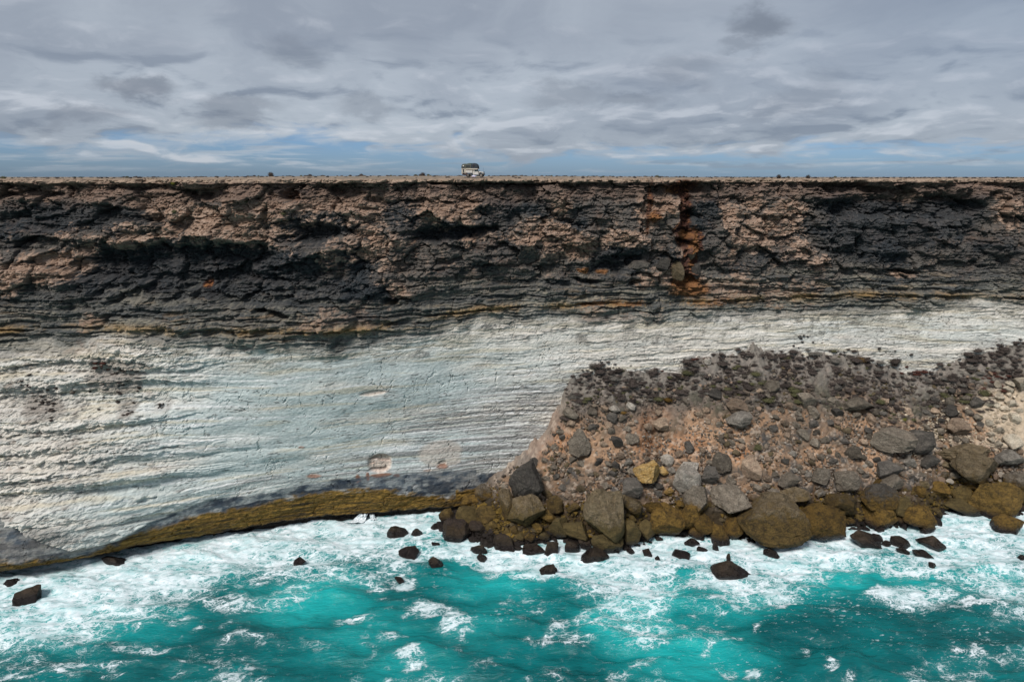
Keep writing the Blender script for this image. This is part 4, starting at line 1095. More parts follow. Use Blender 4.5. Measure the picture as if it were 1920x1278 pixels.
def free(px, py, w, h, k=.42):
    for (a, b, c, d) in TAKEN:
        if abs(a - px) < (c + w) * k and abs(b - py) < (d + h) * k:
            return False
    return True
foot_px = np.array(foot, float); ridge_px = np.array(sorted(ridge), float)
LEFT = 285 - len(BOULDERS)
made = 0; tries = 0
while made < LEFT and tries < 9000:
    tries += 1
    px = brs.uniform(830, 1918)
    yb = float(np.interp(px, foot_px[:, 0], foot_px[:, 1])); yt = float(np.interp(px, ridge_px[:, 0], ridge_px[:, 1]))
    u = brs.random() ** 1.35
    py = yb - 4 - u * (yb - yt) * .80
    lowf = max(0, 1 - (yb - py) / 130)
    w = brs.uniform(12, 17) + lowf * brs.uniform(2, 20) + (brs.random() < .12) * brs.uniform(4, 12)
    h = w * brs.uniform(.62, .95)
    sandy = 1180 < px < 1345 and 760 < py < 860
    if sandy and brs.random() < .8: continue
    if not free(px, py, w, h): continue
    zz = on_scree(px, py)[0].z
    if zz < 6.0 + brs.uniform(-1.5, 2): mat = brs.choice(['gold', 'gold', 'olive'])
    elif px > 1850 and py < 840: mat = 'cream'
    elif sandy: mat = 'tan'
    elif py < yt + (yb - yt) * .42: mat = brs.choice(['dark', 'grey', 'grey', 'tan'])
    else: mat = brs.choice(['grey', 'grey', 'dark', 'pale', 'tan', 'tan', 'olive'])
    lab, grp = tell(px, py, w, h, mat)
    rock_at(px, py, w, h, mat, lab, group=grp, tilt=brs.uniform(-25, 25), sink=.2)
    made += 1

# stones past the first three hundred: real pieces, joined
MED = [boulder_shape(300 + k, 2, 10 + k % 4, .36, .8, .04) for k in range(16)]
mv, mf, mcol, cnt = [], [], [], 0
mr = random.Random(77)
PALM = {'gold': (.17, .108, .024), 'goldd': (.085, .058, .02), 'olive': (.105, .08, .045), 'grey': (.155, .122, .092), 'dark': (.085, .071, .058), 'pale': (.26, .225, .185), 'tan': (.25, .175, .125), 'cream': (.45, .375, .285), 'wet': (.02, .015, .013)}
for k in range(9000):
    px = mr.uniform(815, 1919); yb = float(np.interp(px, foot_px[:, 0], foot_px[:, 1])); yt = float(np.interp(px, ridge_px[:, 0], ridge_px[:, 1]))
    u = mr.random() ** 1.25
    py = yb + 4 - u * (yb - yt) * .92
    low = (yb - py) < 70
    sandy = (1190 < px < 1340 and 750 < py < 860) or (1610 < px < 1650 and 790 < py < 880) or (1660 < px < 1720 and 795 < py < 812)
    if sandy and mr.random() < .8: continue
    if not low and float(fbm(np.array([px / 60], f32), np.array([py / 40], f32), 2, 661)[0]) < mr.uniform(-.5, .3): continue
    hit, d, t = on_scree(px, py)
    sz = 4.0 * (1 - mr.random() * .93) ** -.45 * (1.25 if low else 1.0) * t / FPX
    if hit.z < 1.0 + mr.uniform(-.3, .5): kk = 'wet'
    elif hit.z < 6.0 + mr.uniform(-2.2, 2.2): kk = mr.choice(['gold', 'goldd', 'goldd', 'olive'])
    elif px > 1850 and 735 < py < 840: kk = 'cream'
    elif sandy: kk = mr.choice(['tan', 'pale', 'tan'])
    elif py < yt + (yb - yt) * .45: kk = mr.choice(['dark', 'grey', 'grey', 'olive', 'tan'])
    else: kk = mr.choice(['grey', 'grey', 'dark', 'pale', 'tan', 'tan', 'olive'])
    v, f = MED[mr.randrange(16)]
    v = v * (sz * mr.uniform(.9, 1.4), sz * mr.uniform(.8, 1.2), sz * mr.uniform(.6, 1.0))
    M = Matrix.Rotation(mr.uniform(0, 6.28), 3, 'Z') @ Matrix.Rotation(mr.uniform(-.5, .5), 3, 'X')
    v = v @ np.array(M).T + np.array(hit - d * sz * .18)
    mv.append(v); mf.append(f + cnt); cnt += len(v)
    mcol.append(np.tile(np.append(np.array(PALM[kk]) * mr.uniform(.7, 1.3), .6 if kk == 'wet' else 0.), (len(v), 1)))
    if len(mv) >= 3000: break
me = raw_mesh("rubble", np.concatenate(mv), np.concatenate(mf), 3, np.concatenate(mcol), smooth=False)
me.materials.append(MAT_ROCKFACE)
tag(link(bpy.data.objects.new("rubble", me)), "fist to head sized rubble filling the gaps between the boulders", kind='stuff')

# loose small stones: one object
rs = np.random.RandomState(5)
base_v, base_f = ico(1); lowv = []
for k in range(14):
    v = base_v * 1.0
    for c in range(7):
        n = rs.normal(size=3); n /= np.linalg.norm(n); d = v @ n - rs.uniform(.35, .75); v = v - np.where(d > 0, d, 0)[:, None] * n
    lowv.append(v)
NS = 17000
vv = []; ff = []; cc = []; cnt = 0
ux = rs.uniform(-24, 106, NS * 2); ut = rs.beta(1.15, 1.5, NS * 2) * .93 + .015
yf_ = np.interp(ux, FX, FY); zt_ = np.interp(ux, RXX, RZZ); yc_ = cliff_y(ux, np.maximum(zt_, 0))
uy = yf_ + ut * np.maximum(yc_ - yf_, 1); uz = scree_z(ux, uy)[0]
den_ = fbm(ux / 6, uz / 4, 3, 651) + .3 * (ut < .55) + rs.uniform(-.5, .5, NS * 2)
keep = np.where((den_ > .0) & (uz > .4) & (zt_ > 1.5))[0][:NS]
pal = np.array([(0.155, 0.122, 0.092), (0.10, 0.083, 0.068), (0.25, 0.215, 0.18), (0.29, 0.20, 0.14), (0.20, 0.165, 0.135), (0.36, 0.30, 0.24)])
for q in keep:
    s = .10 + .17 * rs.rand() ** 2 + (.26 * rs.rand() if rs.rand() < .22 else 0)
    v = lowv[q % 14] * (s * rs.uniform(.8, 1.4), s * rs.uniform(.8, 1.3), s * rs.uniform(.6, 1.0))
    a = rs.uniform(0, 6.28); ca, sa = math.cos(a), math.sin(a); b = rs.uniform(-.6, .6); cb, sb = math.cos(b), math.sin(b)
    x, y, z = v[:, 0] * ca - v[:, 1] * sa, v[:, 0] * sa + v[:, 1] * ca, v[:, 2]
    x, z = x * cb - z * sb, x * sb + z * cb
    nb = float(fbm(np.array([ux[q] / 7], f32), np.array([uy[q] / 5], f32), 4, 601)[0]) if False else 0
    vv.append(np.stack([x + ux[q], y + uy[q] - s * .35, z + uz[q] + s * .3], -1)); ff.append(base_f + cnt); cnt += len(v)
    if uz[q] < 5.5 + rs.uniform(-1.5, 1.5): col = np.array((0.135, 0.088, 0.022)) * rs.uniform(.5, 1.3)
    elif ut[q] > .62: col = pal[rs.choice([0, 1, 1, 4, 2])] * rs.uniform(.7, 1.1)
    else: col = pal[rs.choice([0, 0, 1, 2, 3, 4, 4, 5])] * rs.uniform(.75, 1.2)
    if ux[q] > 82 and ut[q] > .35 and ut[q] < .72: col = np.array((0.46, 0.38, 0.285)) * rs.uniform(.75, 1.1)
    if uz[q] < 1.2: col = np.array((.02, .015, .012))
    cc.append(np.tile(np.append(col, 0), (len(v), 1)))
me = raw_mesh("loose_stones", np.concatenate(vv), np.concatenate(ff), 3, np.concatenate(cc), smooth=False)
me.materials.append(MAT_ROCKFACE)
tag(link(bpy.data.objects.new("loose_stones", me)), "countless small broken stones scattered over the scree slope", kind='stuff')

# ------------------------------------------------------------------ plants
def leaf_material(name, a, b):
    m, N, p = new_mat(name)
    geo = N.n('ShaderNodeNewGeometry').outputs['Position']
    oi = N.n('ShaderNodeObjectInfo').outputs['Random']
    nz = N.noise(geo, 3.5, 4, .65)
    c = N.mix(N.rng(nz, .36, .64), (*a, 1), (*b, 1))
    v = N.rng(oi, 0, 1, .65, 1.35, 'LINEAR')
    c = N.mix(1.0, c, N.comb(v, v, v), 'MULTIPLY')
    N.l(c, p.inputs['Base Color']); p.inputs['Roughness'].default_value = .9
    p.inputs['Specular IOR Level'].default_value = .12
    return m

LM = {'brown': leaf_material("brown_cushion_leaves", (0.040, 0.031, 0.028), (0.080, 0.064, 0.055)),
      'grey': leaf_material("grey_saltbush_leaves", (0.085, 0.076, 0.066), (0.14, 0.127, 0.110)),
      'green': leaf_material("olive_green_leaves", (0.055, 0.055, 0.026), (0.095, 0.088, 0.045)),
      'red': leaf_material("dark_red_leaves", (0.052, 0.020, 0.016), (0.085, 0.036, 0.026)),
      'rust': leaf_material("orange_brown_leaves", (0.095, 0.052, 0.012), (0.15, 0.088, 0.025)),
      'lime': leaf_material("yellow_green_leaves", (0.13, 0.125, 0.02), (0.20, 0.185, 0.045))}

def cushion_shape(seed, n=520):
    rs = np.random.RandomState(seed)
    v, f = ico(2); v = v * .66
    v = v * (1 + .22 * fbm(v[:, 0] * 2.2 + seed, v[:, 1] * 2.2 + v[:, 2] * 1.7, 3, seed))[:, None]
    V = [v]; F = [f]; c = len(v)
    for k in range(n):
        d = rs.normal(size=3); d[2] = abs(d[2]) * .9 - .15; d /= np.linalg.norm(d)
        r = .60 + .42 * rs.rand() ** .8
        r *= 1 + .25 * float(fbm(np.array([d[0] * 2 + seed]), np.array([d[1] * 2 + d[2]]), 2, seed)[0])
        a = np.cross(d, rs.normal(size=3)); a /= np.linalg.norm(a); b = np.cross(d, a) + d * rs.uniform(-.6, .6)
        s = rs.uniform(.06, .13)
        V.append(np.array([d * r - a * s * .6, d * r + a * s * .6, d * r + b * s * 1.5])); F.append(np.array([[c, c + 1, c + 2]])); c += 3
    return np.concatenate(V), np.concatenate(F)
CUSH = [cushion_shape(31 + i) for i in range(6)]
_cm = {}
def cushion_mesh(i, k):
    if (i, k) not in _cm:
        me = raw_mesh("shrub", *CUSH[i], 3, smooth=False); me.materials.append(LM[k]); _cm[(i, k)] = me
    return _cm[(i, k)]
prs = random.Random(23)
def shrub(loc, size, kind, label, group, cat='shrub', name='cushion_shrub', flat=.62):
    o = bpy.data.objects.new(name, cushion_mesh(prs.randrange(6), kind))
    o.location = loc; o.scale = (size * prs.uniform(.85, 1.2), size * .9, size * flat * prs.uniform(.85, 1.15)); o.rotation_euler = (prs.uniform(-.2, .2), prs.uniform(-.2, .2), prs.uniform(0, 6.28))
    link(o); return tag(o, label, cat, group)

def scree_top(x, y):
    return float(scree_z(x, y)[0])

# single plants the photograph lets one point to
for (px, py, w, kind, lab) in [(1168, 774, 13, 'rust', 'single orange brown cushion plant on bare stones of the scree'), (1252, 750, 18, 'rust', 'olive brown bush at the top of the orange gully'), (1846, 738, 24, 'green', 'round dark green bush beside the red brown scrub'),
                               (1694, 786, 14, 'lime', 'bright yellow green tuft above the sand capped ledge'), (1612, 676, 22, 'rust', 'rusty brown bush on the upper edge of the scrub belt'), (1288, 700, 20, 'green', 'green brown bush under the dark red shelf'),
                               (1678, 678, 26, 'brown', 'purple brown bush alone on the pale cliff above the scrub'), (1420, 838, 22, 'green', 'flat mossy green patch among grey stones'), (1300, 728, 16, 'brown', 'dark round bush at the upper edge of the orange sand')]:
    h, d, t = on_scree(px, py); s = w * t / FPX * .55
    shrub(h - d * s * .2, s, kind, lab, None)
for (px, py, w, kind, lab) in [(538, 400, 12, 'green', 'small green bush growing on the tan cliff rock'), (337, 396, 12, 'green', 'small green bush growing on broken tan blocks of the cliff'), (467, 378, 9, 'green', 'tiny olive bush under the rim of the tan cliff'), (332, 344, 10, 'lime', 'yellowish tuft just under the cliff rim')]:
    cx, cz = on_cliff(px, py); s = w * M_PX * .5
    shrub((cx, face_y(cx, cz) - s * .25, cz), s, kind, lab, None)

# belt of cushions at the top of the scree
BELT = {'brown': ('dark brown cushion shrub in the scrub belt', 'brown cushions of the scrub belt'), 'grey': ('grey saltbush cushion in the scrub belt', 'grey cushions of the scrub belt'),
        'green': ('olive green low shrub in the scrub belt', 'green shrubs of the scrub belt'), 'red': ('dark red low succulent mat in the scrub belt', 'red mats of the scrub belt')}
nb = 0; rest = []
spots = []
for k in range(2600):
    px = prs.uniform(1060, 1919); yt = float(np.interp(px, ridge_px[:, 0], ridge_px[:, 1])); yb = float(np.interp(px, foot_px[:, 0], foot_px[:, 1]))
    deep = np.interp(px, [1060, 1150, 1260, 1340, 1450, 1600, 1750, 1850, 1919], [60, 55, 60, 90, 100, 105, 125, 120, 60])
    v = prs.random() ** 1.15
    py = yt + 3 - 15 * prs.random() ** 3 + v * deep
    if prs.random() < v * .35: continue
    if px > 1860 and py > 735: continue
    spots.append((px, py, v))
def close(a, b): return abs(a[0] - b[0]) < 5.5 and abs(a[1] - b[1]) < 4
keepers = []
for s in spots:
    if len(keepers) >= 1100: break
    if any(close(s, q) for q in keepers): continue
    keepers.append(s)
first = set(range(0, 190))
def zone(px):
    for lim, nm in ((1180, ' near its outer corner'), (1290, ' above the orange gully'), (1450, ' above the long tilted boulder'), (1620, ' above the flat grey slab'), (1780, ' under the red shelf'), (1950, ' above the cream rock fall')):
        if px < lim: return nm
V = []; F = []; cnt = 0
for i, (px, py, v) in enumerate(keepers):
    h, d, t = on_scree(px, py)
    red = (1295 < px < 1345 and py < 676) or (1680 < px < 1745 and py < 704) or (1235 < px < 1275 and py < 702) or (1840 < px < 1900 and 700 < py < 745)
    kind = 'red' if red and prs.random() < .8 else prs.choices(['brown', 'grey', 'green'], [.74, .18 if v < .45 else .10, .04 if v < .45 else .18])[0]
    size = prs.choices([prs.uniform(2.8, 5.5), prs.uniform(5.5, 9), prs.uniform(9, 14)], [.58, .33, .09])[0] * t / FPX
    if kind == 'red': size *= .8
    if i in first:
        lab, grp = BELT[kind]
        lab += zone(px)
        shrub(h - d * size * .15, size, kind, lab, grp, flat=.46)
    else:
        v_, f_ = CUSH[i % 6]; v_ = v_ * (size, size, size * .45); a = prs.uniform(0, 6.28); ca, sa = math.cos(a), math.sin(a)
        q = np.stack([v_[:, 0] * ca - v_[:, 1] * sa, v_[:, 0] * sa + v_[:, 1] * ca, v_[:, 2]], -1) + np.array(h - d * size * .25)
        V.append(q); F.append(f_ + cnt); cnt += len(q); rest.append((kind, len(f_)))
me = raw_mesh("scrub", np.concatenate(V), np.concatenate(F), 3, smooth=False)
order = ['brown', 'grey', 'green', 'red']
for k in order: me.materials.append(LM[k])
me.polygons.foreach_set('material_index', np.concatenate([np.full(n, order.index(k), np.int32) for k, n in rest]))
tag(link(bpy.data.objects.new("scrub", me)), "low grey brown scrub filling the belt under the pale cliff", kind='stuff')

# cushions dotted over the pale cliff face
PATCH = {(225, 708): 'in the broad patch near the red mat', (78, 758): 'in the outermost patch', (102, 768): 'just below the outermost patch', (50, 725): 'above the outermost patch', (238, 768): 'in the small patch under the broad one', (305, 762): 'in the patch by the smooth blue rock', (160, 730): 'scattered between the patches'}
for (cx_, cy_, rx, ry, n) in [(225, 708, 34, 26, 16), (195, 684, 12, 12, 9), (78, 758, 24, 14, 13), (102, 768, 14, 10, 8), (50, 725, 40, 26, 9), (238, 768, 14, 10, 8), (305, 762, 14, 10, 6), (160, 730, 120, 40, 10), (1500, 640, 36, 18, 12), (1900, 650, 30, 20, 12), (1700, 660, 200, 14, 10)]:
    for k in range(n):
        px, py = cx_ + prs.gauss(0, .5) * rx, cy_ + prs.gauss(0, .5) * ry
        if not (4 < px < 1916): continue
        cx, cz = on_cliff(px, py); s = prs.uniform(2.0, 5.0) * M_PX
        if (cx_, cy_) == (195, 684):
            shrub((cx, face_y(cx, cz) - s * .2, cz), s * 1.2, 'red', 'dark red mat of succulents clinging to the pale cliff', 'red mats on the pale cliff')
        elif px > 1000:
            shrub((cx, face_y(cx, cz) - s * .2, cz), s, 'brown', 'small dark cushion plant on the pale cliff above the scree', 'cushions on the cliff above the scree')
        else:
            shrub((cx, face_y(cx, cz) - s * .2, cz), s, 'brown', 'small dark cushion plant on pale cliff, ' + PATCH[(cx_, cy_)], 'cushions on the pale cliff bulge')

# low saltbush scrub over the plateau, one mass
V = []; F = []; cnt = 0
for k in range(900):
    yy0 = 14 + 260 * prs.random() ** 1.6; px = prs.uniform(-100, 2020)
    x = (px - 960) / FPX * ((130 + yy0) * math.cos(PITCH)); yy = float(np.interp(x, RIM_X, RIM_Y)) + yy0
    if abs(px - 887) < 34 and yy0 < 60: continue
    s = prs.uniform(.12, .34) * (1 + yy0 / 250)
    v_, f_ = CUSH[k % 6]; q = v_[:342] * (s * prs.uniform(1, 2.2), s, s * .7) + np.array((x, yy, plateau_z(x, yy) + s * .15)); f_ = f_[f_.max(1) < 342]
    V.append(q); F.append(f_ + cnt); cnt += len(q)
me = raw_mesh("saltbush_scrub", np.concatenate(V), np.concatenate(F), 3, smooth=False); me.materials.append(LM['brown'])
tag(link(bpy.data.objects.new("saltbush_scrub", me)), "low dark scrub dotted over the plateau to the skyline", kind='stuff')

# saltbush on the skyline of the plateau
def sky_zone(px):
    for lim, nm in ((250, 'above the big dark recess end'), (500, 'short of the tall twiggy bush'), (700, 'just past the tall twiggy bush'), (870, 'close behind the truck'), (1080, 'just ahead of the truck'), (1290, 'short of the rusty gully'), (1515, 'just past the rusty gully'), (1720, 'past the round dark bush'), (2000, 'at the far end beyond the round bush')):
        if px < lim: return nm
for k in range(90):
    px = prs.uniform(5, 1915)
    if 850 < px < 925: continue
    dd = prs.uniform(16, 140); yy = 130 + dd
    x = (px - 960) / FPX * (yy * math.cos(PITCH)); yy = float(np.interp(x, RIM_X, RIM_Y)) + dd
    x = (px - 960) / FPX * (yy * math.cos(PITCH) + .1)
    s = prs.uniform(.16, .40) * (1.3 if prs.random() < .2 else 1) * (1 + dd / 200)
    shrub((x, yy, plateau_z(x, yy) + s * .2), s, prs.choice(['brown', 'green', 'brown']), 'low dark saltbush on the plateau skyline ' + sky_zone(px), 'saltbushes on the plateau skyline', name='saltbush', flat=.8)
for (px, s, lab) in [(508, .8, 'tall twiggy bush sticking up on the plateau skyline far from the truck'), (1460, .7, 'broad dark bush on the skyline beyond the rusty gully'), (1515, .65, 'round dark bush on the skyline, second beyond the rusty gully'), (793, .7, 'dark bush on the skyline a little behind the truck')]:
    yy = 165.; x = (px - 960) / FPX * (yy * math.cos(PITCH))
    shrub((x, yy, plateau_z(x, yy) + s * .35), s, 'brown', lab, None, name='saltbush', flat=1.0)

# ------------------------------------------------------------------ camper truck on the plateau
def bm_obj(name, bm, mat, parent, smooth=False):
    me = bpy.data.meshes.new(name); bm.to_mesh(me); bm.free()
    if smooth:
        for p_ in me.polygons: p_.use_smooth = True
    me.materials.append(mat)
    return link(bpy.data.objects.new(name, me), parent)
def box(bm, x0, x1, y0, y1, z0, z1, bev=0.0):
    r = bmesh.ops.create_cube(bm, size=1.0, matrix=Matrix.Translation(((x0 + x1) / 2, (y0 + y1) / 2, (z0 + z1) / 2)) @ Matrix.Diagonal((x1 - x0, y1 - y0, z1 - z0, 1)))
    if bev:
        vs_ = set(r['verts']); e = [e for e in bm.edges if e.verts[0] in vs_ and e.verts[1] in vs_]
        bmesh.ops.bevel(bm, geom=e, offset=bev, segments=2, affect='EDGES', profile=.6)
def prism(bm, pts, y0, y1, bev=0.0):
    a = [bm.verts.new((x, y0, z)) for x, z in pts]; b = [bm.verts.new((x, y1, z)) for x, z in pts]
    fs = [bm.faces.new(a), bm.faces.new(b[::-1])]
    for i in range(len(pts)):
        j = (i + 1) % len(pts); fs.append(bm.faces.new((a[j], a[i], b[i], b[j])))
    bmesh.ops.recalc_face_normals(bm, faces=fs)
    if bev:
        bmesh.ops.bevel(bm, geom=list({e for f in fs for e in f.edges}), offset=bev, segments=2, affect='EDGES', profile=.6)
def tube(bm, p0, p1, r, seg=10):
    p0, p1 = Vector(p0), Vector(p1); d = p1 - p0
    bmesh.ops.create_cone(bm, cap_ends=True, segments=seg, radius1=r, radius2=r, depth=d.length, matrix=Matrix.Translation((p0 + p1) / 2) @ d.to_track_quat('Z', 'Y').to_matrix().to_4x4())

WHITE = plain("cream_white_paint", (.52, .50, .46), .4, var=.06, scale=2)
CREAM = plain("dusty_cream_panel", (.44, .40, .33), .55, var=.1, scale=3)
CANV = plain("grey_green_canvas", (.062, .066, .052), .9, var=.2, scale=5)
TEAL = plain("teal_green_canvas", (.03, .12, .10), .85, var=.2, scale=4)
NAVY = plain("dark_navy_canvas", (.022, .030, .040), .85, var=.25, scale=4)
BLACK = plain("black_rubber_plastic", (.018, .017, .017), .7, var=.1)
GLASS = plain("dark_window_glass", (.012, .028, .030), .08, spec=.8, var=.1)
STEEL = plain("dusty_steel", (.30, .27, .24), .45, metal=.6, var=.15)
BROWN = plain("dark_brown_canvas_bag", (.055, .035, .035), .85, var=.2)
LENS = plain("pale_lens", (.75, .74, .70), .2, var=.03)
AMBER = plain("red_tail_lens", (.30, .03, .02), .3, var=.1)
LILAC = plain("pale_lilac_fabric", (.55, .50, .62), .8, var=.1)

truck = bpy.data.objects.new("camper_truck", None); link(truck)
tag(truck, "white camper truck with raised dark green canvas tent parked on the cliff top", "camper truck")
W = .88
bm = bmesh.new(); box(bm, .35, 4.3, -.42, .42, .42, .62, .02); bm_obj("chassis", bm, BLACK, truck)
# cab: hood, windscreen rake, roof, side
bm = bmesh.new()
prism(bm, [(2.72, .50), (4.05, .50), (4.10, .62), (4.22, .86), (4.50, .92), (4.80, .80), (4.88, .62), (4.93, .55), (4.93, .92), (4.88, 1.04), (4.30, 1.13), (3.98, 1.20), (3.42, 1.62), (2.90, 1.66), (2.72, 1.62)], -W, W, .03)
body = bm_obj("cab", bm, WHITE, truck)
for sgn in (-1, 1):
    bm = bmesh.new(); prism(bm, [(3.08, 1.14), (3.88, 1.16), (3.44, 1.52), (3.08, 1.54)], sgn * W - .012, sgn * W + .012); bm_obj("side_window", bm, GLASS, body)
    bm = bmesh.new(); prism(bm, [(2.98, .56), (3.98, .56), (4.0, 1.10), (2.98, 1.10)], sgn * (W + .004) - .01, sgn * (W + .004) + .01, .006); door = bm_obj("door", bm, WHITE, truck)
    bm = bmesh.new(); box(bm, 3.06, 3.22, sgn * (W + .03) - .012, sgn * (W + .03) + .012, .96, 1.0); bm_obj("handle", bm, BLACK, door)
    bm = bmesh.new(); box(bm, 3.82, 3.92, sgn * (W + .16) - .10, sgn * (W + .16) + .10, 1.14, 1.36, .02); bm_obj("mirror", bm, BLACK, truck)
    bm = bmesh.new(); box(bm, 4.88, 4.95, sgn * .62 - .13, sgn * .62 + .13, .78, .96, .02); bm_obj("headlight", bm, LENS, truck)
    bm = bmesh.new(); box(bm, .28, .33, sgn * .70 - .12, sgn * .70 + .12, .72, .84); bm_obj("tail_light", bm, AMBER, truck)
    bm = bmesh.new(); prism(bm, [(3.92, .62), (4.02, .86), (4.25, .98), (4.55, .98), (4.80, .86), (4.86, .70), (4.78, .70), (4.70, .82), (4.52, .90), (4.26, .90), (4.10, .82), (4.0, .62)], sgn * (W + .03) - .05, sgn * (W + .03) + .05); bm_obj("wheel_arch", bm, BLACK, truck)
bm = bmesh.new(); prism(bm, [(3.97, 1.215), (3.99, 1.235), (3.47, 1.625), (3.44, 1.61)], -W + .12, W - .12); bm_obj("windscreen", bm, GLASS, body)
bm = bmesh.new(); box(bm, 4.90, 5.06, -W, W, .46, .68, .03)
for y in (-.35, .35): tube(bm, (4.98, y, .66), (5.0, y, 1.12), .03)
tube(bm, (5.0, -.35, 1.12), (5.0, .35, 1.12), .03); bm_obj("bull_bar", bm, BLACK, truck)
bm = bmesh.new(); tube(bm, (3.98, -W - .05, .9), (3.60, -W - .05, 1.62), .035); tube(bm, (3.60, -W - .05, 1.62), (3.60, -W - .05, 1.86), .045); bm_obj("snorkel", bm, BLACK, truck)
bm = bmesh.new(); tube(bm, (4.80, .3, 1.08), (4.80, .3, 1.95), .012, 6); bm_obj("aerial", bm, BLACK, truck)
for (x, r) in ((4.46, .38), (1.62, .38)):
    for sgn in (-1, 1):
        bm = bmesh.new(); tube(bm, (x, sgn * .86, r), (x, sgn * .60, r), r, 22); wheel = bm_obj("wheel", bm, BLACK, truck)
        bm = bmesh.new(); tube(bm, (x, sgn * .87, r), (x, sgn * .80, r), r * .55, 16); bm_obj("rim", bm, STEEL, wheel)
# camper body on the tray
bm = bmesh.new(); prism(bm, [(.30, .66), (1.10, .66), (1.18, .86), (2.66, .86), (2.66, 1.62), (.30, 1.62)], -.95, .95, .03); camper = bm_obj("camper_body", bm, CREAM, truck)
bm = bmesh.new(); box(bm, .30, .32, -.90, .90, .70, 1.60); bm_obj("rear_panel", bm, WHITE, truck)
bm = bmesh.new(); box(bm, .60, .86, -.962, -.945, .98, 1.615); bm_obj("doorway", bm, NAVY, camper)
bm = bmesh.new(); box(bm, 1.28, 2.58, -.972, -.952, .92, 1.40, .008); hp = bm_obj("side_hatch", bm, WHITE, camper)
bm = bmesh.new(); box(bm, 1.88, 1.98, -.99, -.97, .98, 1.02); bm_obj("latch", bm, STEEL, hp)
bm = bmesh.new(); box(bm, .26, 3.84, -1.02, 1.02, 1.64, 1.78, .03); bm_obj("bed_base", bm, CREAM, truck)
bm = bmesh.new(); tube(bm, (1.30, -1.08, 1.60), (3.60, -1.08, 1.60), .055); bm_obj("awning_roll", bm, CREAM, truck)
def hoop(n, x, r, hw, zt, zb):
    out = []
    for k in range(n + 1):
        a = math.pi * k / n; c_, s_ = math.cos(a), math.sin(a)
        out.append(Vector((x, hw * math.copysign(abs(c_) ** .55, c_), zb + (zt - zb) * abs(s_) ** .45)))
    return out
def loft(bm, rings):
    prev = None
    for rg in rings:
        cur = [bm.verts.new(v) for v in rg]
        if prev:
            for i in range(len(cur) - 1): bm.faces.new((prev[i], prev[i + 1], cur[i + 1], cur[i]))
        prev = cur
def tent(bm, prof, hw):
    loft(bm, [hoop(14, x, 0, hw * k, zt, 1.785) for x, zt, k in prof])
    bm.verts.ensure_lookup_table(); n = 15
    bm.faces.new(bm.verts[0:n]); bm.faces.new(list(bm.verts[-n:])[::-1])
bm = bmesh.new(); tent(bm, [(.30, 2.50, .94), (.42, 2.66, .98), (.75, 2.72, .98), (1.1, 2.74, .97), (1.30, 2.70, .96), (1.55, 2.80, .97), (1.85, 2.84, .98), (2.2, 2.82, .98), (2.40, 2.80, .98)], 1.0)
canvas = bm_obj("tent_canvas", bm, CANV, truck, True)
bm = bmesh.new(); tent(bm, [(2.38, 2.78, .985), (2.6, 2.86, 1.0), (2.95, 2.90, 1.0), (3.3, 2.84, 1.0), (3.6, 2.70, .98), (3.76, 2.48, .95), (3.80, 2.2, .9)], 1.0)
front = bm_obj("tent_front_hoop", bm, NAVY, truck, True)
bm = bmesh.new()
loft(bm, [[Vector((x, y, zt + .02 - .18 * (abs(y) / .8) ** 2.5)) for y in np.linspace(-.80, .80, 9)] for x, zt in ((.40, 2.64), (.75, 2.73), (1.1, 2.75), (1.30, 2.71), (1.55, 2.81), (1.85, 2.86), (2.2, 2.84), (2.5, 2.86))])
bmesh.ops.solidify(bm, geom=bm.faces[:], thickness=.03); bm_obj("rain_fly", bm, TEAL, truck, True)
bm = bmesh.new(); box(bm, .58, .86, -1.0, -.975, 1.80, 2.28, .01); bm_obj("tent_door", bm, NAVY, canvas)
bm = bmesh.new(); box(bm, .62, .84, -1.012, -1.0, 2.22, 2.42, .005); bm_obj("tent_window", bm, LENS, canvas)
for x in (1.35, 1.78): 
    bm = bmesh.new(); box(bm, x, x + .30, -1.0, -.978, 2.05, 2.42, .005); bm_obj("mesh_window", bm, NAVY, canvas)
bm = bmesh.new(); box(bm, 2.72, 3.12, -1.012, -.99, 2.05, 2.55, .005); bm_obj("mesh_window", bm, BLACK, front)
for x in (.55, 2.30):
    bm = bmesh.new(); tube(bm, (x, -.98, 0.0), (x, -.98, .9), .03, 8); bm_obj("jack_leg", bm, STEEL, truck)
bm = bmesh.new(); box(bm, 2.05, 2.70, -.93, -.62, .46, .80, .02); bm_obj("side_toolbox", bm, BLACK, truck)
truck.location = ((865 - 960) / FPX * 147 * .975, 146.5, 0)
truck.rotation_euler = (0, 0, R(-7))
truck.scale = (.98, .98, .98)
truck.location.z = plateau_z(truck.location.x + 2, 146.5) + .12
def near_truck(x, y):
    q = Vector((x, y, 0)); q.rotate(truck.rotation_euler); return truck.location + q
bm = bmesh.new()
for (x, y, z, s) in ((0, 0, .16, .30), (.30, -.1, .13, .24), (.12, .2, .3, .2)):
    bmesh.ops.create_icosphere(bm, subdivisions=2, radius=s, matrix=Matrix.Translation((x, y, z)) @ Matrix.Diagonal((1, .8, .6, 1)))
o = bm_obj("bundle", bm, LILAC, None, True); o.location = near_truck(2.85, -1.5); tag(o, "pale lilac bundle lying on the ground under the truck door", "bundle")
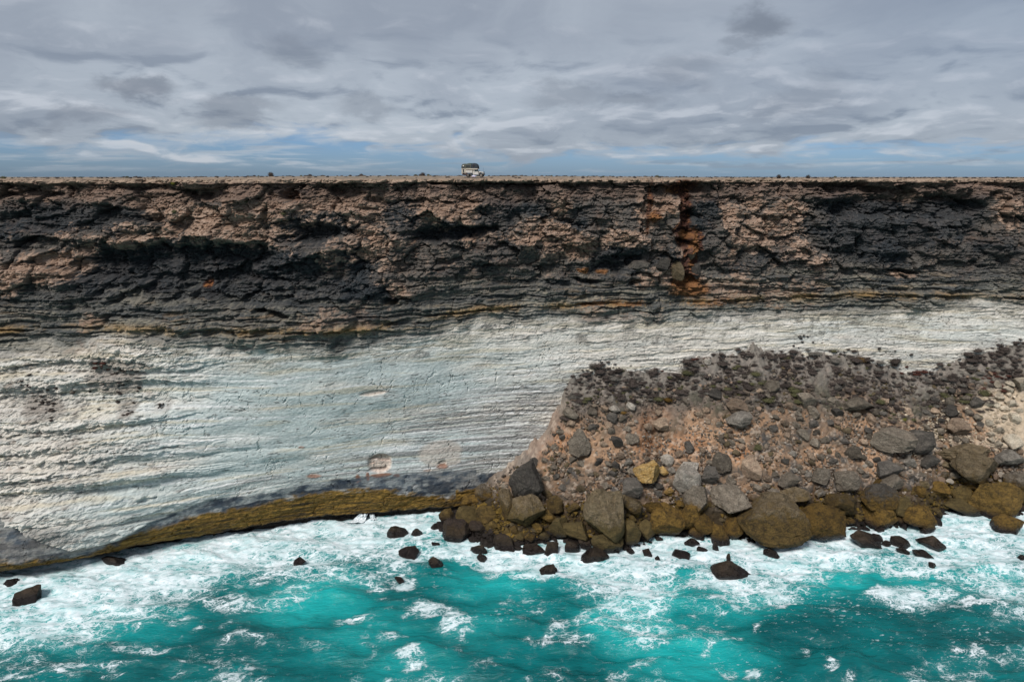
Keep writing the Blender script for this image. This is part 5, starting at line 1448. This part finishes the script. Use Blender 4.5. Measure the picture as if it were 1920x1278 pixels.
# folding chairs by the rear wheel
for (x, ry, lab) in ((.85, .4, "dark brown folding chair standing behind the rear wheel of the truck"), (1.25, -.3, "dark brown folding chair standing in front of the rear wheel of the truck")):
    ch = bpy.data.objects.new("folding_chair", None); link(ch); ch.location = near_truck(x + .1, -1.55); ch.rotation_euler = (0, 0, ry); tag(ch, lab, "chair", "folding chairs beside the truck")
    bm = bmesh.new(); box(bm, -.25, .25, -.22, .22, .40, .44, .01); bm_obj("seat", bm, BROWN, ch)
    bm = bmesh.new(); box(bm, -.25, .25, .20, .24, .46, .88, .01); bm_obj("backrest", bm, BROWN, ch)
    for sx_ in (-.25, .25):
        bm = bmesh.new(); tube(bm, (sx_, -.24, .0), (sx_, .22, .42), .016, 6); bm_obj("leg", bm, STEEL, ch)
        bm = bmesh.new(); tube(bm, (sx_, .24, .0), (sx_, -.20, .42), .016, 6); bm_obj("leg", bm, STEEL, ch)
        bm = bmesh.new(); box(bm, sx_ - .025, sx_ + .025, -.22, .22, .60, .63); bm_obj("armrest", bm, BROWN, ch)

# ------------------------------------------------------------------ cascade of surf draining off the algae ledge
m, N, p = new_mat("falling_white_water")
tc = N.n('ShaderNodeTexCoord').outputs['Object']
nz = N.noise(N.vmath('MULTIPLY', tc, (4.5, 2, .55)), 1.6, 5, .65, .4)
N.l(N.mix(N.rng(nz, .38, .62), (0.42, .47, .49, 1), (.84, .87, .88, 1)), p.inputs['Base Color']); p.inputs['Roughness'].default_value = .6
N.l(N.bump(nz, .7, .15), p.inputs['Normal'])
for (pts, lab) in (([(683, 962, 8), (678, 968, 10), (674, 976, 13), (668, 984, 18)], 'white cascade of surf pouring off the golden algae ledge, broader one'), ([(697, 964, 4), (700, 972, 5), (701, 982, 7)], 'thin strand of water beside the broad white cascade')):
    bm = bmesh.new(); rings = []
    for k, (px, py, hw) in enumerate(pts):
        cx, cz = on_cliff(px, py); cz = max(cz, .05); y0 = face_y(cx, max(cz, .2)) - .25 - .55 * k
        for j in range(1):
            rings.append([Vector((cx + hw * M_PX * u, y0 - .25 * math.cos(u * 1.5) + .12 * math.sin(u * 9 + k), cz + .12 * math.sin(u * 7 + k * 2))) for u in np.linspace(-1, 1, 13)])
    loft(bm, rings); bmesh.ops.subdivide_edges(bm, edges=bm.edges[:], cuts=2, use_grid_fill=True)
    bmesh.ops.solidify(bm, geom=bm.faces[:], thickness=.12)
    o = bm_obj("cascade", bm, m, None, True); tag(o, lab, "cascade", None)
